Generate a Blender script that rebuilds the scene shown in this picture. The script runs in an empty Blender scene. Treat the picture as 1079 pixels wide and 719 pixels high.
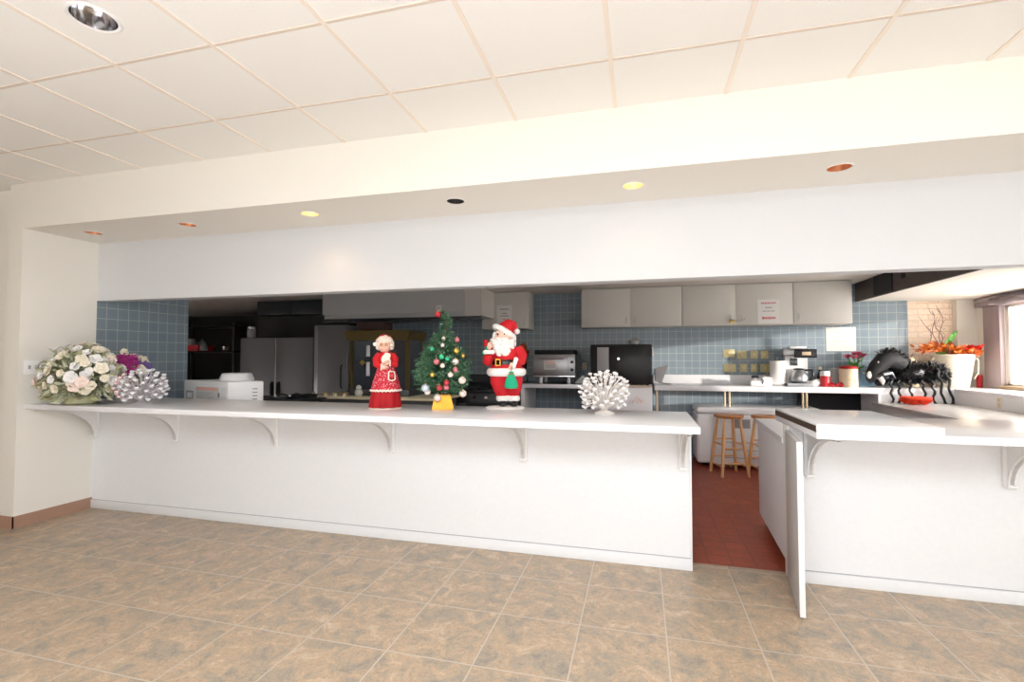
import bpy, bmesh, math, random
from mathutils import Vector, Matrix

rnd = random.Random(7)
PI = math.pi
COL = bpy.context.scene.collection
# ------------------------------------------------------------------ camera model
F_PX, YAW, PITCH, CAM_H = 512.15, math.radians(14.764), math.radians(1.948), 1.45
FW = Vector((-math.sin(YAW) * math.cos(PITCH), math.cos(YAW) * math.cos(PITCH), math.sin(PITCH)))
RT = Vector((math.cos(YAW), math.sin(YAW), 0))
UP = RT.cross(FW)


def ray(px, py):
    return FW + RT * ((px - 539.5) / F_PX) - UP * ((py - 359.5) / F_PX)


def at(px, py, y):
    """point of the plane Y = y seen at a photo pixel"""
    d = ray(px, py)
    return Vector((0, 0, CAM_H)) + d * (y / d.y)


def atz(px, py, z):
    d = ray(px, py)
    return Vector((0, 0, CAM_H)) + d * ((z - CAM_H) / d.z)


def lin(c):
    return tuple(((v / 255) / 12.92 if v / 255 <= .04045 else ((v / 255 + .055) / 1.055) ** 2.4) for v in c)


# ------------------------------------------------------------------ materials
def new_mat(name):
    m = bpy.data.materials.new(name)
    m.use_nodes = True
    nt = m.node_tree
    return m, nt, nt.nodes['Principled BSDF']


def mat(name, c, rough=.5, metal=0., bump=0., bscale=60., var=0., emit=0., trans=0., alpha=1., spec=.5, vscale=8.):
    m, nt, b = new_mat(name)
    col = lin(c) + (1,)
    b.inputs['Base Color'].default_value = col
    b.inputs['Roughness'].default_value = rough
    b.inputs['Metallic'].default_value = metal
    b.inputs['Specular IOR Level'].default_value = spec
    if trans:
        b.inputs['Transmission Weight'].default_value = trans
    if alpha < 1:
        b.inputs['Alpha'].default_value = alpha
    if emit:
        b.inputs['Emission Color'].default_value = col
        b.inputs['Emission Strength'].default_value = emit
    if bump or var:
        tc = nt.nodes.new('ShaderNodeTexCoord')
        n = nt.nodes.new('ShaderNodeTexNoise')
        n.inputs['Scale'].default_value = bscale
        n.inputs['Detail'].default_value = 3
        nt.links.new(tc.outputs['Object'], n.inputs['Vector'])
        if bump:
            bp = nt.nodes.new('ShaderNodeBump')
            bp.inputs['Strength'].default_value = bump
            bp.inputs['Distance'].default_value = .004
            nt.links.new(n.outputs['Fac'], bp.inputs['Height'])
            nt.links.new(bp.outputs['Normal'], b.inputs['Normal'])
        if var:
            n2 = nt.nodes.new('ShaderNodeTexNoise')
            n2.inputs['Scale'].default_value = vscale
            n2.inputs['Detail'].default_value = 4
            nt.links.new(tc.outputs['Object'], n2.inputs['Vector'])
            mx = nt.nodes.new('ShaderNodeMix')
            mx.data_type = 'RGBA'
            mx.inputs['A'].default_value = tuple(v * (1 - var) for v in col[:3]) + (1,)
            mx.inputs['B'].default_value = tuple(min(1, v * (1 + var)) for v in col[:3]) + (1,)
            nt.links.new(n2.outputs['Fac'], mx.inputs['Factor'])
            nt.links.new(mx.outputs['Result'], b.inputs['Base Color'])
    return m


def grid_mat(name, axes, w, h, c1, c2, cm, mortar, rough, off=(0, 0), offset=0., noise=0., nscale=6., bump=.4, nstretch=(1, 1, 1), c3=None):
    """tiles or bricks; axes picks which object axes run across and up"""
    m, nt, b = new_mat(name)
    N, L = nt.nodes.new, nt.links.new
    tc = N('ShaderNodeTexCoord')
    sp = N('ShaderNodeSeparateXYZ')
    L(tc.outputs['Object'], sp.inputs[0])
    cb = N('ShaderNodeCombineXYZ')
    for k, a in enumerate(axes):
        ad = N('ShaderNodeMath')
        ad.operation = 'ADD'
        ad.inputs[1].default_value = off[k]
        L(sp.outputs[a], ad.inputs[0])
        L(ad.outputs[0], cb.inputs[k])
    br = N('ShaderNodeTexBrick')
    br.offset = offset
    br.squash = 1
    br.inputs['Scale'].default_value = 1
    br.inputs['Brick Width'].default_value = w
    br.inputs['Row Height'].default_value = h
    br.inputs['Mortar Size'].default_value = mortar
    br.inputs['Mortar Smooth'].default_value = .2
    br.inputs['Bias'].default_value = 0
    br.inputs['Color1'].default_value = lin(c1) + (1,)
    br.inputs['Color2'].default_value = lin(c2) + (1,)
    br.inputs['Mortar'].default_value = lin(cm) + (1,)
    L(cb.outputs[0], br.inputs['Vector'])
    out = br.outputs['Color']
    if noise:
        mp = N('ShaderNodeMapping')
        mp.inputs['Scale'].default_value = nstretch
        L(tc.outputs['Object'], mp.inputs['Vector'])
        n = N('ShaderNodeTexNoise')
        n.inputs['Scale'].default_value = nscale
        n.inputs['Detail'].default_value = 9
        n.inputs['Roughness'].default_value = .68
        n.inputs['Distortion'].default_value = 1.2
        L(mp.outputs[0], n.inputs['Vector'])
        cr = N('ShaderNodeValToRGB')
        e = cr.color_ramp.elements
        e[0].position, e[1].position = .32, .68
        e[0].color = tuple(v * (1 - noise) for v in (1, 1.02, 1.06)) + (1,)
        e[1].color = tuple(1 + noise * v for v in (1, .86, .66)) + (1,)
        if c3:
            k = e.new(.5)
            k.color = c3 + (1,)
        L(n.outputs['Fac'], cr.inputs[0])
        mx = N('ShaderNodeMix')
        mx.data_type = 'RGBA'
        mx.blend_type = 'MULTIPLY'
        mx.clamp_result = False
        L(br.outputs['Fac'], mx.inputs['Factor'])
        inv = N('ShaderNodeMath')
        inv.operation = 'SUBTRACT'
        inv.inputs[0].default_value = 1
        L(br.outputs['Fac'], inv.inputs[1])
        L(inv.outputs[0], mx.inputs['Factor'])
        L(out, mx.inputs['A'])
        L(cr.outputs[0], mx.inputs['B'])
        out = mx.outputs['Result']
    L(out, b.inputs['Base Color'])
    b.inputs['Roughness'].default_value = rough
    bp = N('ShaderNodeBump')
    bp.invert = True
    bp.inputs['Strength'].default_value = bump
    bp.inputs['Distance'].default_value = .003
    L(br.outputs['Fac'], bp.inputs['Height'])
    L(bp.outputs['Normal'], b.inputs['Normal'])
    return m


def slate_mat():
    """large mottled ceramic floor tiles with beige grout"""
    m, nt, b = new_mat('mottled_floor_tile')
    N, L = nt.nodes.new, nt.links.new
    tc = N('ShaderNodeTexCoord')
    mp = N('ShaderNodeMapping')
    mp.inputs['Location'].default_value = (.329 + .4487 * 40, -3.17 + .477 * 40, 0)
    L(tc.outputs['Object'], mp.inputs[0])
    br = N('ShaderNodeTexBrick')
    br.offset, br.squash = 0, 1
    for k, v in (('Scale', 1), ('Brick Width', .4487), ('Row Height', .477), ('Mortar Size', .0042), ('Mortar Smooth', .3), ('Bias', 0)):
        br.inputs[k].default_value = v
    br.inputs['Color1'].default_value = (0, 0, 0, 1)
    br.inputs['Color2'].default_value = (1, 1, 1, 1)
    L(mp.outputs[0], br.inputs['Vector'])
    # each tile shifts the pattern so neighbours do not run on
    sh = N('ShaderNodeVectorMath')
    sh.operation = 'MULTIPLY_ADD'
    sh.inputs[1].default_value = (7.3, 3.1, 5.7)
    L(br.outputs['Color'], sh.inputs[0])
    L(tc.outputs['Object'], sh.inputs[2])

    def noise(scale, detail, rough, dist, stops, vec=None):
        n = N('ShaderNodeTexNoise')
        for k, v in (('Scale', scale), ('Detail', detail), ('Roughness', rough), ('Distortion', dist)):
            n.inputs[k].default_value = v
        L(sh.outputs[0], n.inputs['Vector'])
        cr = N('ShaderNodeValToRGB')
        e = cr.color_ramp.elements
        e[0].position, e[0].color = stops[0][0], stops[0][1] + (1,)
        e[1].position, e[1].color = stops[-1][0], stops[-1][1] + (1,)
        for p_, c_ in stops[1:-1]:
            k = e.new(p_)
            k.color = c_ + (1,)
        L(n.outputs['Fac'], cr.inputs[0])
        return cr.outputs[0]
    big = noise(8.5, 8, .7, .8, [(.3, lin((142, 136, 128))), (.43, lin((164, 153, 138))), (.55, lin((184, 162, 138))), (.7, lin((204, 192, 174)))])
    fine = noise(60, 8, .8, 1.2, [(.3, (.5, .5, .53)), (.42, (.86, .8, .74)), (.5, (1, 1.02, 1.02)), (.6, (1.2, 1.04, .86)), (.72, (1.38, 1.36, 1.34))])
    mx = N('ShaderNodeMix')
    mx.data_type, mx.blend_type, mx.clamp_result = 'RGBA', 'MULTIPLY', False
    mx.inputs['Factor'].default_value = .95
    L(big, mx.inputs['A'])
    L(fine, mx.inputs['B'])
    g = N('ShaderNodeMix')
    g.data_type = 'RGBA'
    L(br.outputs['Fac'], g.inputs['Factor'])
    L(mx.outputs['Result'], g.inputs['A'])
    g.inputs['B'].default_value = lin((196, 186, 172)) + (1,)
    L(g.outputs['Result'], b.inputs['Base Color'])
    b.inputs['Roughness'].default_value = .38
    bp = N('ShaderNodeBump')
    bp.invert = True
    bp.inputs['Strength'].default_value = .5
    bp.inputs['Distance'].default_value = .003
    L(br.outputs['Fac'], bp.inputs['Height'])
    L(bp.outputs['Normal'], b.inputs['Normal'])
    return m


def wood_mat(name, c1, c2, scale=9., rough=.4, stretch=(12, 12, 1)):
    m, nt, b = new_mat(name)
    N, L = nt.nodes.new, nt.links.new
    tc = N('ShaderNodeTexCoord')
    mp = N('ShaderNodeMapping')
    mp.inputs['Scale'].default_value = stretch
    L(tc.outputs['Object'], mp.inputs[0])
    n = N('ShaderNodeTexNoise')
    n.inputs['Scale'].default_value = scale
    n.inputs['Detail'].default_value = 5
    L(mp.outputs[0], n.inputs[0])
    mx = N('ShaderNodeMix')
    mx.data_type = 'RGBA'
    mx.inputs['A'].default_value = lin(c1) + (1,)
    mx.inputs['B'].default_value = lin(c2) + (1,)
    L(n.outputs['Fac'], mx.inputs['Factor'])
    L(mx.outputs['Result'], b.inputs['Base Color'])
    b.inputs['Roughness'].default_value = rough
    return m


def calico_mat(name, c1, c2, scale):
    """a dotted print"""
    m, nt, b = new_mat(name)
    N, L = nt.nodes.new, nt.links.new
    tc = N('ShaderNodeTexCoord')
    v = N('ShaderNodeTexVoronoi')
    v.inputs['Scale'].default_value = scale
    L(tc.outputs['Object'], v.inputs['Vector'])
    lt = N('ShaderNodeMath')
    lt.operation = 'LESS_THAN'
    lt.inputs[1].default_value = .3
    L(v.outputs['Distance'], lt.inputs[0])
    mx = N('ShaderNodeMix')
    mx.data_type = 'RGBA'
    mx.inputs['A'].default_value = lin(c1) + (1,)
    mx.inputs['B'].default_value = lin(c2) + (1,)
    L(lt.outputs[0], mx.inputs['Factor'])
    L(mx.outputs['Result'], b.inputs['Base Color'])
    b.inputs['Roughness'].default_value = .8
    return m


M = dict(
    paint=mat('cream_paint', (238, 234, 225), .75, bump=.25, bscale=120),
    ceil=mat('ceiling_board', (242, 240, 235), .85, bump=.3, bscale=160),
    grid=mat('ceiling_t_bar', (240, 229, 216), .6),
    gridc=mat('ceiling_cross_bar', (222, 208, 194), .6),
    white_wall=mat('white_plaster', (218, 219, 221), .7, bump=.3, bscale=140),
    panel=mat('white_textured_laminate', (233, 234, 236), .55, bump=.25, bscale=110, var=.03, vscale=40),
    top=mat('white_laminate', (240, 240, 243), .22),
    brkt=mat('white_bracket_paint', (240, 239, 238), .4),
    raw=wood_mat('raw_particle_board', (92, 72, 56), (60, 46, 38), 40, .8, (1, 1, 1)),
    base=mat('brown_vinyl_base', (172, 136, 116), .5),
    cab=mat('grey_white_cabinet_laminate', (202, 199, 191), .5, bump=.1, bscale=120),
    tanwall=mat('bounce_cut_tan', (150, 132, 116), .8),
    gategrey=mat('grey_gate_laminate', (196, 193, 192), .5, bump=.1, bscale=120),
    pantry=mat('unlit_wall_shade', (58, 56, 54), .8),  # darkness of the unlit back corner put into the wall colour
    kwhite=mat('kitchen_ceiling_paint', (226, 222, 214), .8),
    steel=mat('brushed_steel', (176, 178, 182), .36, .9, bump=.05, bscale=90),
    fridge=mat('dark_brushed_steel', (136, 138, 142), .45, .6, bump=.05, bscale=90),
    hoodsteel=mat('satin_steel', (190, 190, 190), .45, .5),
    dsteel=mat('dull_steel', (120, 122, 126), .42, .9),
    chrome=mat('chrome', (225, 225, 228), .12, 1.),
    black=mat('black_plastic', (26, 26, 28), .35),
    mblack=mat('matte_black', (30, 31, 34), .7),
    dark=mat('dark_enamel', (42, 44, 48), .3),
    white=mat('white_enamel', (238, 238, 240), .3),
    wplast=mat('white_plastic', (250, 249, 249), .35),
    gplast=mat('grey_plastic', (176, 176, 178), .4),
    paper=mat('white_paper', (222, 220, 216), .8),
    ink_red=mat('red_ink', (196, 104, 108), .8),
    ink_grey=mat('grey_ink', (138, 132, 132), .8),
    ink_green=mat('green_ink', (96, 150, 112), .8),
    pinkish=mat('salmon_print', (246, 190, 176), .7),
    gold=mat('brass', (202, 176, 96), .35, .8),
    goldpot=mat('gold_foil', (188, 132, 46), .34, .8),
    copper=mat('copper_reflector', (206, 142, 102), .35, .8),
    litgold=mat('lamplit_reflector', (246, 222, 176), .35, .6),  # reflector made paler, the lamp's glow put into its colour
    blackcan=mat('black_baffle', (22, 20, 20), .5),
    bulb=mat('warm_lamp', (255, 228, 176), .4, emit=9.),
    bulb_off=mat('frosted_lamp', (210, 190, 165), .4),
    red=mat('red_cloth', (206, 22, 34), .75, bump=.5, bscale=200, var=.15, vscale=25),
    dred=mat('deep_red_cloth', (178, 12, 24), .75, bump=.4, bscale=200, var=.2, vscale=18),
    fur=mat('white_fur', (246, 242, 236), .95, bump=1., bscale=180),
    skin=mat('doll_skin', (240, 196, 176), .55),
    hair=mat('white_curls', (238, 222, 206), .9, bump=1., bscale=120),
    lblack=mat('black_boot', (20, 20, 22), .25),
    green=mat('green_felt', (24, 166, 122), .8, bump=.4, bscale=150),
    apron=calico_mat('red_dotted_print', (196, 40, 58), (240, 190, 192), 75),
    lace=mat('cream_lace', (246, 228, 214), .9, bump=.6, bscale=150),
    needle=mat('green_tinsel_needles', (78, 122, 88), .45, var=.5, vscale=30),
    needle2=mat('dark_green_needles', (40, 84, 58), .5),
    needle3=mat('frosted_needles', (160, 188, 160), .4),
    wood=wood_mat('oak', (238, 192, 142), (208, 154, 100)),
    woodseat=wood_mat('oak_seat', (206, 140, 82), (168, 104, 58), 8, .3, (1, 10, 10)),
    leafgreen=mat('sage_leaf', (198, 200, 172), .7, var=.25, vscale=30),
    leafolive=mat('olive_leaf', (168, 168, 130), .7, var=.3, vscale=30),
    cream_petal=mat('cream_petal', (244, 236, 216), .7, var=.1),
    blush_petal=mat('blush_petal', (244, 224, 214), .7, var=.1),
    yellow_petal=mat('pale_yellow_petal', (242, 230, 190), .7, var=.1),
    white_petal=mat('white_petal', (244, 242, 240), .7),
    magenta=mat('magenta_petal', (170, 40, 128), .6, var=.25, vscale=40),
    violet=mat('violet_petal', (120, 96, 160), .6),
    wicker=mat('sage_wicker', (186, 184, 146), .8, bump=1., bscale=90),
    crystal=mat('frosted_bead', (244, 240, 240), .25),
    crystalg=mat('silvered_bead', (232, 230, 234), .18, .1),
    crystalp=mat('blush_bead', (238, 208, 208), .22, .1),
    wirew=mat('white_wire', (238, 232, 226), .5),
    wireg=mat('pewter_wire', (206, 202, 204), .45, .1),
    tinsel=mat('black_tinsel', (18, 18, 22), .32, var=.5, vscale=60),
    orange=mat('orange_leaf', (222, 116, 34), .6, var=.35, vscale=30),
    rust=mat('rust_leaf', (176, 82, 34), .7, var=.35, vscale=30),
    redorange=mat('red_orange_straw', (226, 66, 28), .7, bump=1., bscale=90),
    redpetal=mat('scarlet_petal', (216, 40, 26), .5),
    twig=mat('brown_twig', (128, 92, 84), .8),
    stemg=mat('bright_green_leaf', (88, 160, 62), .5, var=.2, vscale=30),
    pot=mat('white_pail', (240, 230, 210), .45),
    plate=mat('pale_brass', (206, 194, 146), .45, .35),
    tan=mat('tan_ceramic', (230, 212, 182), .4),
    beige=mat('beige_plate', (222, 200, 168), .5),
    pink=mat('pink_petal', (206, 92, 124), .6, var=.2, vscale=40),
    redplastic=mat('red_plastic', (206, 40, 50), .35),
    dbottle=mat('dark_bottle', (40, 46, 36), .2),
    grey_jar=mat('grey_jar', (168, 170, 172), .3),
    blue=mat('blue_plastic', (150, 190, 214), .4),
    coffee=mat('dark_coffee', (34, 20, 14), .15),
    glass=mat('clear_glass', (236, 240, 242), .03, trans=1.),
    tinted=mat('smoked_glass', (70, 74, 80), .08, spec=.8),
    frame=mat('mauve_grey_paint', (164, 150, 152), .6, var=.08),
    blind=mat('mauve_grey_fabric', (150, 138, 142), .9, bump=1., bscale=40, var=.2, vscale=12),
    sash=mat('white_sash', (238, 232, 224), .5),
    sill=mat('tan_sill', (176, 150, 120), .6),
    dullgold=mat('dull_gold_trim', (104, 88, 48), .4, .5),
    redsteel=mat('dark_red_panel', (64, 38, 32), .5),
    creamtop=mat('cream_laminate', (252, 240, 204), .4),
    sofdark=mat('unlit_soffit_face', (78, 70, 66), .6, var=.25, vscale=14),  # shade on the soffit's unlit side put into the colour
    gpanel=mat('grey_laminate', (240, 240, 242), .5),
    lowtop=mat('light_grey_laminate', (222, 220, 218), .25),
    outlet=mat('ivory_plate', (236, 226, 204), .45),
    cloth=mat('white_cloth', (240, 238, 236), .9, bump=.5, bscale=60),
    floor=slate_mat(),
    quarry=grid_mat('red_quarry_tile', (0, 1), .155, .155, (166, 76, 50), (152, 68, 45), (134, 66, 46), .006, .4, off=(20, 20), noise=.2, nscale=9),
    tile_xz=grid_mat('blue_grey_wall_tile', (0, 2), .108, .108, (132, 146, 155), (126, 141, 151), (172, 181, 184), .0035, .22, off=(20, 0)),
    tile_yz=grid_mat('blue_grey_side_tile', (1, 2), .108, .108, (132, 146, 155), (126, 141, 151), (172, 181, 184), .0035, .22, off=(20, 0)),
    brick=grid_mat('pale_orange_brick', (0, 2), .24, .078, (248, 230, 210), (243, 220, 198), (224, 198, 176), .006, .8, off=(20, 0), offset=.5, noise=.15, nscale=20),
    ground=mat('pale_paving', (210, 204, 196), .9),
)


# ------------------------------------------------------------------ mesh builder
class MB:
    def __init__(self):
        self.bm = bmesh.new()
        self.mi = 0
        self.T = Matrix.Identity(4)

    def _fin(self, verts):
        fs = set()
        for v in verts:
            fs.update(v.link_faces)
        for f in fs:
            f.material_index = self.mi
        if self.T != Matrix.Identity(4):
            bmesh.ops.transform(self.bm, matrix=self.T, verts=list(verts))
        return verts

    def face(self, pts):
        vs = [self.bm.verts.new(p) for p in pts]
        self.bm.faces.new(vs)
        return self._fin(vs)

    def box(self, a, b, bev=0., seg=2):
        a, b = Vector(a), Vector(b)
        lo = Vector((min(a.x, b.x), min(a.y, b.y), min(a.z, b.z)))
        hi = Vector((max(a.x, b.x), max(a.y, b.y), max(a.z, b.z)))
        tmp = bmesh.new()
        r = bmesh.ops.create_cube(tmp, size=1)
        for v in r['verts']:
            v.co = Vector(((v.co.x + .5) * (hi.x - lo.x) + lo.x, (v.co.y + .5) * (hi.y - lo.y) + lo.y, (v.co.z + .5) * (hi.z - lo.z) + lo.z))
        if bev:
            bmesh.ops.bevel(tmp, geom=tmp.edges[:], offset=bev, segments=seg, affect='EDGES', profile=.5, clamp_overlap=True)
        return self.merge(tmp)

    def merge(self, tmp):
        mp = {}
        for v in tmp.verts:
            mp[v] = self.bm.verts.new(v.co)
        for f in tmp.faces:
            try:
                self.bm.faces.new([mp[v] for v in f.verts])
            except ValueError:
                pass
        tmp.free()
        return self._fin(list(mp.values()))

    def prism(self, poly, axis, a0, a1):
        """poly in the two other axes (in x,y,z order), extruded along axis"""
        def P(u, w, t):
            q = [u, w]
            q.insert(axis, t)
            return q
        A = [self.bm.verts.new(P(u, w, a0)) for u, w in poly]
        B = [self.bm.verts.new(P(u, w, a1)) for u, w in poly]
        n = len(poly)
        self.bm.faces.new(A[::-1])
        self.bm.faces.new(B)
        for i in range(n):
            self.bm.faces.new([A[i], A[(i + 1) % n], B[(i + 1) % n], B[i]])
        return self._fin(A + B)

    def lathe(self, prof, c=(0, 0, 0), n=24, sx=1., sy=1., cap=True):
        c = Vector(c)
        rings = []
        allv = []
        for r, z in prof:
            ring = []
            for i in range(n):
                a = 2 * PI * i / n
                ring.append(self.bm.verts.new((c.x + r * sx * math.cos(a), c.y + r * sy * math.sin(a), c.z + z)))
            rings.append(ring)
            allv += ring
        for p, q in zip(rings, rings[1:]):
            for i in range(n):
                self.bm.faces.new([p[i], p[(i + 1) % n], q[(i + 1) % n], q[i]])
        if cap:
            self.bm.faces.new(rings[0][::-1])
            self.bm.faces.new(rings[-1])
        return self._fin(allv)

    def ball(self, c, r, s=(1, 1, 1), sub=2, jit=0., rot=None):
        tmp = bmesh.new()
        bmesh.ops.create_icosphere(tmp, subdivisions=sub, radius=1)
        for v in tmp.verts:
            k = 1 + (rnd.uniform(-jit, jit) if jit else 0)
            p = Vector((v.co.x * r * s[0] * k, v.co.y * r * s[1] * k, v.co.z * r * s[2] * k))
            if rot:
                p.rotate(rot)
            v.co = p + Vector(c)
        return self.merge(tmp)

    def tube(self, pts, rad, n=8, cap=True):
        pts = [Vector(p) for p in pts]
        if not isinstance(rad, (list, tuple)):
            rad = [rad] * len(pts)
        rings = []
        allv = []
        up = None
        for i, p in enumerate(pts):
            t = (pts[min(i + 1, len(pts) - 1)] - pts[max(i - 1, 0)])
            t = t.normalized() if t.length > 1e-9 else Vector((0, 0, 1))
            if up is None:
                up = Vector((1, 0, 0)) if abs(t.x) < .9 else Vector((0, 1, 0))
            u = (up - t * up.dot(t)).normalized()
            w = t.cross(u)
            up = u
            ring = [self.bm.verts.new(p + (u * math.cos(2 * PI * k / n) + w * math.sin(2 * PI * k / n)) * rad[i]) for k in range(n)]
            rings.append(ring)
            allv += ring
        for a, b in zip(rings, rings[1:]):
            for k in range(n):
                self.bm.faces.new([a[k], a[(k + 1) % n], b[(k + 1) % n], b[k]])
        if cap:
            self.bm.faces.new(rings[0][::-1])
            self.bm.faces.new(rings[-1])
        return self._fin(allv)

    def leaf(self, p, d, l, w, bend=.25, nrm=None):
        """a pointed leaf: two folded quads with a little thickness of curve"""
        p, d = Vector(p), Vector(d).normalized()
        s = d.cross(nrm if nrm else Vector((rnd.uniform(-1, 1), rnd.uniform(-1, 1), rnd.uniform(-1, 1))))
        s = s.normalized() if s.length > 1e-5 else Vector((1, 0, 0))
        u = s.cross(d)
        a = self.bm.verts.new(p)
        m1 = self.bm.verts.new(p + d * l * .45 + s * w * .5 + u * w * bend)
        m2 = self.bm.verts.new(p + d * l * .45 - s * w * .5 + u * w * bend)
        m0 = self.bm.verts.new(p + d * l * .5)
        e = self.bm.verts.new(p + d * l - u * w * bend)
        self.bm.faces.new([a, m1, m0])
        self.bm.faces.new([a, m0, m2])
        self.bm.faces.new([m1, e, m0])
        self.bm.faces.new([m0, e, m2])
        return self._fin([a, m1, m2, m0, e])

    def build(self, name, mats, parent=None, loc=None, sharp=38, recalc=True):
        if recalc:
            bmesh.ops.recalc_face_normals(self.bm, faces=self.bm.faces[:])
        me = bpy.data.meshes.new(name)
        self.bm.to_mesh(me)
        self.bm.free()
        for m in (mats if isinstance(mats, (list, tuple)) else [mats]):
            me.materials.append(m)
        me.polygons.foreach_set('use_smooth', [True] * len(me.polygons))
        me.set_sharp_from_angle(angle=math.radians(sharp))
        o = bpy.data.objects.new(name, me)
        COL.objects.link(o)
        if parent:
            o.parent = parent
        if loc is not None:
            o.location = loc
        return o


def tag(o, label, cat, group=None):
    o['label'] = label
    o['category'] = cat
    if group:
        o['group'] = group
    return o


def thing(name, label, cat, loc=(0, 0, 0), rz=0., group=None):
    o = bpy.data.objects.new(name, None)
    o.empty_display_size = .05
    COL.objects.link(o)
    o.location = loc
    o.rotation_euler = (0, 0, rz)
    return tag(o, label, cat, group)


def struct(name, mb, m):
    o = mb.build(name, m)
    o['kind'] = 'structure'
    return o


def boxes(*bs):
    mb = MB()
    for b in bs:
        mb.box(*b)
    return mb


def part(name, m, parent, *bs, label=None):
    o = boxes(*bs).build(name, m, parent)
    if label:
        o['label'] = label
    return o


def copy_tree(o, parent=None):
    c = o.copy()
    COL.objects.link(c)
    if parent:
        c.parent = parent
    for ch in o.children:
        copy_tree(ch, c)
    return c


# ------------------------------------------------------------------ the room
XL, YF, YB, ZC, ZS, ZB = -5.15, 2.952, 3.56, 2.961, 2.569, 2.005
YW, ZK = 7.6, 2.46
XR = 5.5          # right wall of the dining side
struct('floor', boxes(((-8, -4.2, -.1), (XR + .1, 3.70, 0))), M['floor'])
struct('floor_kitchen', boxes(((-10.6, 3.70, -.1), (4.4, 9.7, 0))), M['quarry'])


def holed_plate(x0, x1, y0, y1, z, holes, th):
    """a slab with round holes, each hole (x, y, r) in a cell of its own"""
    mb = MB()
    holes = sorted(holes)
    cuts = [x0] + [(a[0] + b[0]) / 2 for a, b in zip(holes, holes[1:])] + [x1]
    n = 48
    for (hx, hy, hr), a, b in zip(holes, cuts, cuts[1:]):
        inn, out, up = [], [], []
        angs = sorted([2 * PI * i / n for i in range(n)] + [math.atan2(yy - hy, xx - hx) % (2 * PI) for xx in (a, b) for yy in (y0, y1)])
        for t in angs:
            dx, dy = math.cos(t), math.sin(t)
            k = min(((b - hx) / dx if dx > 1e-9 else (a - hx) / dx if dx < -1e-9 else 1e9),
                    ((y1 - hy) / dy if dy > 1e-9 else (y0 - hy) / dy if dy < -1e-9 else 1e9))
            inn.append(mb.bm.verts.new((hx + hr * dx, hy + hr * dy, z)))
            up.append(mb.bm.verts.new((hx + hr * dx, hy + hr * dy, z + th)))
            out.append(mb.bm.verts.new((hx + k * dx, hy + k * dy, z)))
        m = len(angs)
        for i in range(m):
            j = (i + 1) % m
            mb.bm.faces.new([inn[i], inn[j], out[j], out[i]])
            mb.bm.faces.new([inn[i], up[i], up[j], inn[j]])
    return mb


can_px = [(101, 246), (199, 237), (328, 226), (480, 212), (667, 195), (886, 175)]
cans = [(atz(px, py, ZS).x, 3.225) for px, py in can_px]
CR = .062
# header over the opening: front face, underside with lamp holes, back
hb = holed_plate(-5.32, XR, YF, YB, ZS, [(x, y, CR) for x, y in cans], .06)
hb.face([(-5.32, YF, ZS), (XR, YF, ZS), (XR, YF, ZC), (-5.32, YF, ZC)])
hb.face([(-5.32, YF, ZS), (-5.32, YF, ZC), (-5.32, YB, ZC), (-5.32, YB, ZS)])
struct('wall_header', hb, M['paint'])
struct('wall_bulkhead', boxes(((-5.15, YB, ZB), (XR, YB + .13, ZC))), M['white_wall'])
ccan = atz(99, 19, ZC)
ce = holed_plate(-8, XR, -4.2, YF, ZC, [(ccan.x, ccan.y, .085)], .08)
ce.box((-8, YF, ZC + .001), (-5.32, 3.2, ZC + .05))
struct('ceiling', ce, M['ceil'])
gb = MB()
gc = MB()
x = -3.222 - .618 * 8
while x < XR:
    if x > -8:
        gb.box((x - .011, -4.2, ZC - .005), (x + .011, YF, ZC + .002))
    x += .618
y = 2.46
while y > -4.2:
    gc.box((-8, y - .007, ZC - .0035), (XR, y + .009, ZC + .002))
    y -= .605
struct('trim_1', gb, M['grid'])
struct('trim_5', gc, M['gridc'])
# pier at the left end and the wall beyond it
struct('wall_pier', boxes(((-5.32, YF, 0), (XL, YB, ZS + .001))), M['paint'])
struct('wall_left', boxes(((-8, 3.05, 0), (-5.32, 3.2, ZC))), M['paint'])
struct('wall_side', boxes(((-8.15, -4.2, 0), (-8, 3.2, ZC))), M['tanwall'])  # unseen wall, toned darker to cut bounce on the left
bl = MB()
bl.box((-5.328, YF - .008, 0), (XL + .008, YF, .1))
bl.box((XL, YF - .008, 0), (XL + .008, YB, .1))
bl.box((-8, 3.042, 0), (-5.32, 3.05, .1))
struct('baseboard_left', bl, M['base'])
# corner bead beside the pier
struct('trim_2', boxes(((-5.352, 2.99, 0), (-5.32, 3.05, ZC))), M['paint'])
# dining side: right wall and the wall behind the viewer
struct('wall_right', boxes(((XR, -4.2, 0), (XR + .12, YB + .1, ZC))), M['paint'])
struct('wall_back', boxes(((-8, -4.32, 0), (XR, -4.2, ZC))), M['paint'])
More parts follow.
